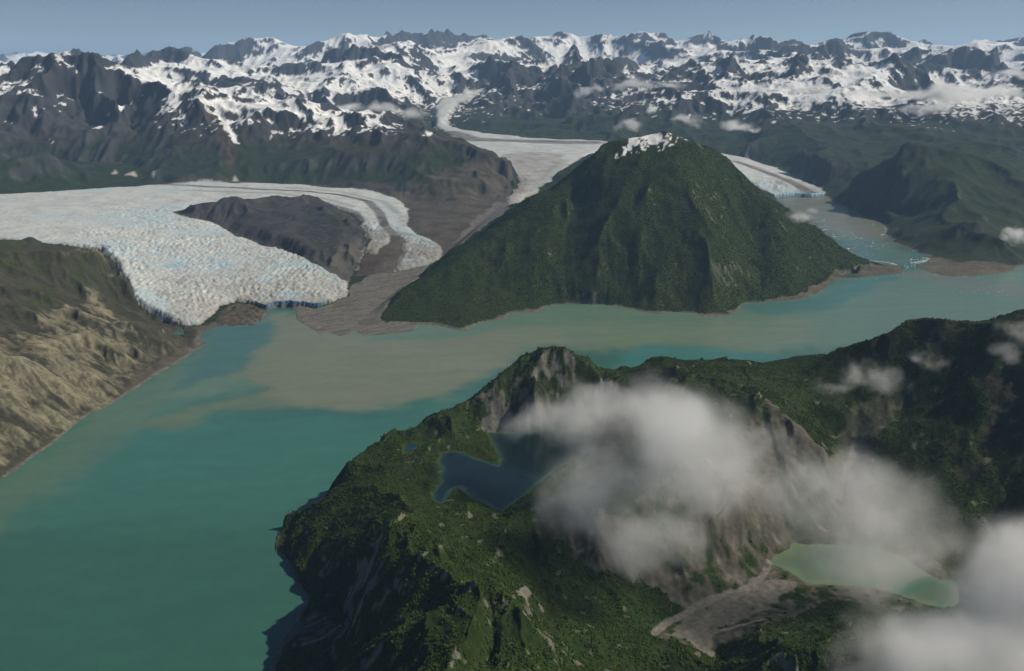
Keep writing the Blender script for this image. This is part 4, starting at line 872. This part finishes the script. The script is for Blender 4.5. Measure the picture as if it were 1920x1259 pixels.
# ------------------------------------------------------------------ floating ice
berg_m = bpy.data.materials.new('berg_ice'); berg_m.use_nodes = True; bp = berg_m.node_tree.nodes['Principled BSDF']; bp.inputs['Roughness'].default_value = .5
nt = berg_m.node_tree; no = node(nt, 'ShaderNodeTexNoise'); no.inputs['Scale'].default_value = .15; g_ = node(nt, 'ShaderNodeNewGeometry'); nt.links.new(g_.outputs['Position'], no.inputs['Vector'])
cr = node(nt, 'ShaderNodeValToRGB'); cr.color_ramp.elements[0].position = .35; cr.color_ramp.elements[1].position = .65; cr.color_ramp.elements[0].color = (.5, .6, .62, 1); cr.color_ramp.elements[1].color = (.82, .83, .81, 1)
nt.links.new(no.outputs[0], cr.inputs[0]); nt.links.new(cr.outputs[0], bp.inputs['Base Color'])
def berg_geo(rx, ry, h, r):
    n = 9; an = np.sort(r.random(n)) * 6.283; ra = .65 + .5 * r.random(n); vs = []; fs_ = []
    for lev, (k, zz) in enumerate(((1.0, -.6), (1.0, .25), (.62, 1.0))):
        for a_, q_ in zip(an, ra): vs.append((math.cos(a_) * q_ * k * rx + (lev == 2) * rx * .2 * (r.random() - .5), math.sin(a_) * q_ * k * ry, zz * h * (1 if lev < 2 else .55 + .6 * r.random())))
    for lev in (0, 1):
        for i in range(n): j = (i + 1) % n; fs_.append((lev * n + i, lev * n + j, (lev + 1) * n + j, (lev + 1) * n + i))
    fs_.append(tuple(range(2 * n, 3 * n))); fs_.append(tuple(range(n - 1, -1, -1))); return vs, fs_
berg_meshes = []
for k in range(10):
    v, f = berg_geo(1, .55, .28, rng); me = bpy.data.meshes.new('ice_floe'); me.from_pydata(v, [], f); me.update(); me.materials.append(berg_m); berg_meshes.append(me)
def berg(px, py, size, label, group=None, k=None, rz=None):
    x, y, _ = P(px, py, 0); o = bpy.data.objects.new('ice_floe', berg_meshes[rng.integers(10) if k is None else k]); sc.collection.objects.link(o)
    o.location = (x, y, 0); o.scale = (size, size, size * (.6 + .5 * rng.random())); o.rotation_euler = (0, 0, rng.random() * .8 - .4 if rz is None else rz); return setp(o, label, 'ice floe', None, group)
for px, py, s_, lb in ((1614, 448, 26, 'large white ice floe in the middle of the inlet'), (1590, 467, 22, 'flat white ice floe nearest the left shore bend of the inlet'), (1545, 414, 14, 'lone ice floe nearest the glacier front end of the inlet'),
    (1708, 488, 14, 'bright ice block at the narrow inlet mouth'), (1583, 443, 22, 'long ice floe left of the large white floe'), (1625, 462, 15, 'tilted ice floe below the large white floe'), (1644, 523, 9, 'lone ice floe on open fjord water off the gravel spit')):
    berg(px, py, s_, lb)
cl = [(1540, 430, 16, 10, 26), (1552, 441, 22, 7, 26), (1585, 444, 26, 6, 14), (1610, 452, 30, 14, 16), (1640, 460, 24, 8, 14), (1665, 430, 6, 18, 16), (1600, 478, 40, 6, 18), (1580, 472, 30, 8, 12), (1700, 500, 14, 6, 20), (1715, 488, 20, 4, 12), (1720, 470, 20, 8, 6), (1800, 520, 70, 4, 22), (1700, 515, 60, 7, 16), (1850, 545, 70, 10, 22), (1600, 425, 50, 16, 12)]
for cx_, cy_, rx_, ry_, n_ in cl:
    for k in range(n_):
        px = cx_ + rng.normal() * rx_ * .55; py = cy_ + rng.normal() * ry_ * .55; p_ = P(px, py, 0)
        if not inside(np.array([[p_[0]]]), np.array([[p_[1]]]), FJORD)[0, 0]: continue
        big = rng.random() ** 3
        berg(px, py, 3.5 + 9 * big if cy_ < 505 else 2.5 + 4 * big, 'small white ice floe drifting in the inlet or just off its mouth', 'small ice floes scattered on the inlet')
def brash(name, line, width, n, label):
    w = np.array(PL([(a, b, 0) for a, b in line]))[:, :2]; vs, fs_ = [], []
    for k in range(n):
        t = rng.random() * (len(w) - 1.001); i = int(t); c = w[i] + (w[i + 1] - w[i]) * (t - i) + rng.normal(size=2) * width; s_ = 1.5 + 5 * rng.random() ** 2
        v, f = berg_geo(s_, s_ * .7, s_ * .25, rng); b0 = len(vs); vs += [(a + c[0], b + c[1], z_) for a, b, z_ in v]; fs_ += [tuple(q_ + b0 for q_ in g) for g in f]
    me = bpy.data.meshes.new(name); me.from_pydata(vs, [], fs_); me.update(); me.materials.append(berg_m); o = bpy.data.objects.new(name, me); sc.collection.objects.link(o); setp(o, label, 'brash ice', 'stuff')
brash('brash_ice', [(1610, 487), (1640, 490), (1668, 493), (1680, 497)], 9, 260, 'crushed white ice packed along the back of the long spit')
brash('brash_ice', [(1712, 494), (1728, 491), (1742, 488)], 16, 260, 'white ice jammed against the tip of the far spit')
brash('brash_ice', [(1730, 484), (1750, 486), (1765, 487)], 6, 120, 'thin white line of ice below the far green shore')
brash('brash_ice', [(1655, 416), (1664, 426), (1662, 438), (1650, 442)], 10, 110, 'ice fragments lining the bend of the inlet shore')
print('ice floes', round(time.time() - T0, 1))

# ------------------------------------------------------------------ clouds
def cloud(name, blobs, dens, label, lam=120.0, rough=.62, amp=1.15, cut=.0, thick=1.0, pad=1.15, group=None):
    """blobs: (px, py, km ahead, half width px, half height px); one closed domain, its density from the blobs' soft union and noise"""
    B = []
    for px, py, km, rx, ry in blobs:
        c = np.array(D(px, py, km)); s_ = km * 1000 / F * 1.02; B.append((c, np.array((rx * s_, max(rx, ry) * s_ * .8 * thick, ry * s_ * 1.05))))
    lo = np.min([c - s_ * pad for c, s_ in B], 0) - lam * .8; hi_ = np.max([c + s_ * pad for c, s_ in B], 0) + lam * .8; ce = (lo + hi_) / 2; ha = (hi_ - lo) / 2
    me = bpy.data.meshes.new(name); import bmesh; bm = bmesh.new(); bmesh.ops.create_cube(bm, size=2.0); bm.to_mesh(me); bm.free()
    o = bpy.data.objects.new(name, me); sc.collection.objects.link(o); o.location = ce; o.scale = ha
    m = bpy.data.materials.new('cloud'); m.use_nodes = True; nt = m.node_tree; nt.nodes.clear(); L = nt.links.new
    out = node(nt, 'ShaderNodeOutputMaterial'); pv = node(nt, 'ShaderNodeVolumePrincipled'); L(pv.outputs[0], out.inputs['Volume'])
    pv.inputs['Color'].default_value = (1, 1, 1, 1); pv.inputs['Anisotropy'].default_value = .1
    geo = node(nt, 'ShaderNodeNewGeometry'); cur = None
    wn_ = node(nt, 'ShaderNodeTexNoise'); wn_.inputs['Scale'].default_value = .8 / lam; wn_.inputs['Detail'].default_value = 4; L(geo.outputs['Position'], wn_.inputs['Vector'])
    w1 = node(nt, 'ShaderNodeVectorMath', operation='SUBTRACT'); L(wn_.outputs['Color'], w1.inputs[0]); w1.inputs[1].default_value = (.5, .5, .5)
    w2 = node(nt, 'ShaderNodeVectorMath', operation='SCALE'); L(w1.outputs[0], w2.inputs[0]); w2.inputs['Scale'].default_value = lam * 1.7
    w3 = node(nt, 'ShaderNodeVectorMath', operation='ADD'); L(geo.outputs['Position'], w3.inputs[0]); L(w2.outputs[0], w3.inputs[1])
    for c, s_ in B:
        a = node(nt, 'ShaderNodeVectorMath', operation='SUBTRACT'); L(w3.outputs[0], a.inputs[0]); a.inputs[1].default_value = c
        b = node(nt, 'ShaderNodeVectorMath', operation='DIVIDE'); L(a.outputs[0], b.inputs[0]); b.inputs[1].default_value = s_
        d = node(nt, 'ShaderNodeVectorMath', operation='LENGTH'); L(b.outputs[0], d.inputs[0])
        e = node(nt, 'ShaderNodeMapRange'); e.inputs['From Min'].default_value = 1; e.inputs['From Max'].default_value = 0; L(d.outputs['Value'], e.inputs[0])
        if cur is None: cur = e
        else:
            q_ = node(nt, 'ShaderNodeMath', operation='SMOOTH_MAX'); q_.inputs[2].default_value = .22; L(cur.outputs[0], q_.inputs[0]); L(e.outputs[0], q_.inputs[1]); cur = q_
    no = node(nt, 'ShaderNodeTexNoise'); no.inputs['Scale'].default_value = 1 / lam; no.inputs['Detail'].default_value = 8; no.inputs['Roughness'].default_value = rough; L(geo.outputs['Position'], no.inputs['Vector'])
    k1 = node(nt, 'ShaderNodeMath', operation='MULTIPLY_ADD'); L(no.outputs[0], k1.inputs[0]); k1.inputs[1].default_value = 2.4 * amp; k1.inputs[2].default_value = -1.2 * amp - .30 - cut
    k2 = node(nt, 'ShaderNodeMath', operation='MULTIPLY_ADD'); L(cur.outputs[0], k2.inputs[0]); k2.inputs[1].default_value = 1.5; L(k1.outputs[0], k2.inputs[2])
    # fade the noise out at the rim so that the domain never shows
    k0 = node(nt, 'ShaderNodeMath', operation='SUBTRACT'); L(cur.outputs[0], k0.inputs[0]); k0.inputs[1].default_value = .09
    k3 = node(nt, 'ShaderNodeMath', operation='MULTIPLY', use_clamp=True); L(k0.outputs[0], k3.inputs[0]); k3.inputs[1].default_value = 4
    k4 = node(nt, 'ShaderNodeMath', operation='MULTIPLY'); L(k2.outputs[0], k4.inputs[0]); L(k3.outputs[0], k4.inputs[1])
    k5 = node(nt, 'ShaderNodeMath', operation='MAXIMUM'); L(k4.outputs[0], k5.inputs[0]); k5.inputs[1].default_value = 0
    k7 = node(nt, 'ShaderNodeMath', operation='POWER'); L(k5.outputs[0], k7.inputs[0]); k7.inputs[1].default_value = 1.7
    k6 = node(nt, 'ShaderNodeMath', operation='MULTIPLY'); L(k7.outputs[0], k6.inputs[0]); k6.inputs[1].default_value = dens; L(k6.outputs[0], pv.inputs['Density'])
    me.materials.append(m); return setp(o, label, 'cloud', None, group)
cloud('cloud', [(1250, 790, 2.45, 150, 110), (1120, 790, 2.6, 170, 62), (1000, 790, 2.75, 100, 45), (1130, 920, 2.25, 150, 110), (1290, 860, 2.25, 210, 170), (1240, 1010, 2.1, 120, 100), (1400, 860, 2.3, 110, 80)], .0043, rough=.68, cut=-.52, label= 'largest grey white cloud, drifting over the near talus bowl beside the blue lake', lam=190)
cloud('cloud', [(1600, 970, 2.15, 190, 130), (1490, 930, 2.2, 150, 90), (1730, 1000, 2.15, 170, 120), (1600, 1050, 2.1, 180, 90)], .0034, rough=.68, cut=-.42, label= 'thin grey cloud hanging over the milky green lake', lam=190)
cloud('cloud', [(1840, 1220, 1.65, 290, 180), (1930, 1090, 1.75, 230, 190), (1700, 1260, 1.6, 190, 110), (1840, 1120, 1.85, 150, 100)], .0085, rough=.68, cut=-.48, label= 'dense pale cloud in the bottom right corner', lam=190)
cloud('cloud', [(1600, 700, 2.95, 45, 45), (1560, 728, 2.95, 60, 20), (1650, 710, 2.95, 70, 45)], 0.0090, 'thin wisp of cloud above the fan gully of the near bowl', lam=70)
cloud('cloud', [(1755, 680, 2.9, 40, 26), (1725, 665, 2.9, 30, 18)], 0.0085, 'small faint wisp on the near brown mountainside', lam=60)
cloud('cloud', [(1910, 625, 2.9, 60, 32), (1890, 655, 2.85, 50, 24)], 0.0090, 'faint wisp over the crest at the right border', lam=70)
cloud('cloud', [(1912, 445, 7.2, 34, 26), (1890, 438, 7.2, 20, 12)], 0.0230, 'small white cloud against the broad green hill at the right border', lam=110)
cloud('cloud', [(1500, 408, 6.3, 40, 14), (1525, 398, 6.4, 22, 10)], 0.0138, 'faint wisp on the right flank of the green pyramid mountain', lam=90)
cloud('cloud', [(1380, 236, 11.6, 52, 15), (1410, 240, 11.6, 30, 8)], 0.0138, 'flat white cloud above the inlet glacier', lam=220)
cloud('cloud', [(1290, 223, 12.0, 48, 9)], 0.0080, 'thin cloud streak left of the flat white cloud', lam=220)
cloud('cloud', [(1168, 238, 9.4, 32, 15), (1185, 242, 9.4, 26, 10)], 0.0138, 'small cloud touching the shoulder of the green pyramid mountain', lam=160)
cloud('cloud', [(1224, 207, 12.5, 20, 9)], 0.0138, 'tiny puff of cloud above the green pyramid summit', lam=160)
cloud('cloud', [(1095, 171, 15.0, 34, 10), (1125, 168, 15, 26, 9)], 0.0092, 'short cloud bank on the snow-streaked middle mountain', lam=260)
cloud('cloud', [(1190, 158, 15.6, 62, 11), (1250, 156, 16, 50, 8)], 0.0092, 'long cloud streak below the flat snowfield', lam=260)
cloud('cloud', [(1520, 170, 14.6, 90, 8), (1620, 174, 14.6, 90, 8), (1420, 172, 14.6, 50, 8)], 0.0069, 'long thin cloud streak across the foot of the sharp snowy peaks', lam=260)
cloud('cloud', [(1770, 178, 14.0, 110, 19), (1860, 172, 14.2, 90, 16), (1690, 176, 14.0, 60, 9)], 0.0103, 'broad flat cloud bank in front of the mountains at right', lam=260)
cloud('cloud', [(1740, 205, 13.0, 66, 12)], 0.0103, 'small flat cloud bank under the broad one at right', lam=220)
cloud('cloud', [(1900, 140, 18.0, 60, 9)], 0.0069, 'faint cloud bank among the farthest snowy mountains at right', lam=300)
cloud('cloud', [(650, 204, 14.5, 50, 11), (715, 206, 14.2, 60, 13), (780, 213, 14.2, 50, 14)], 0.0069, 'low grey cloud bank behind the snowy plateau left of the ice tongue', lam=240)
print('clouds', round(time.time() - T0, 1))

# ------------------------------------------------------------------ air
import bmesh
me = bpy.data.meshes.new('haze'); bm = bmesh.new(); bmesh.ops.create_cube(bm, size=1.0); bm.to_mesh(me); bm.free()
hz = bpy.data.objects.new('haze', me); sc.collection.objects.link(hz); hz.location = (0, 36000, 1300); hz.scale = (112000, 80000, 2740); hz['kind'] = 'stuff'; hz['label'] = 'thin blue air between camera and mountains'
m = bpy.data.materials.new('haze'); m.use_nodes = True; nt = m.node_tree; nt.nodes.clear(); out = node(nt, 'ShaderNodeOutputMaterial'); pv = node(nt, 'ShaderNodeVolumePrincipled')
pv.inputs['Color'].default_value = (.42, .66, 1.0, 1); pv.inputs['Density'].default_value = 1.45e-5; pv.inputs['Anisotropy'].default_value = .1
nt.links.new(pv.outputs[0], out.inputs['Volume']); me.materials.append(m)
print('done', round(time.time() - T0, 1))
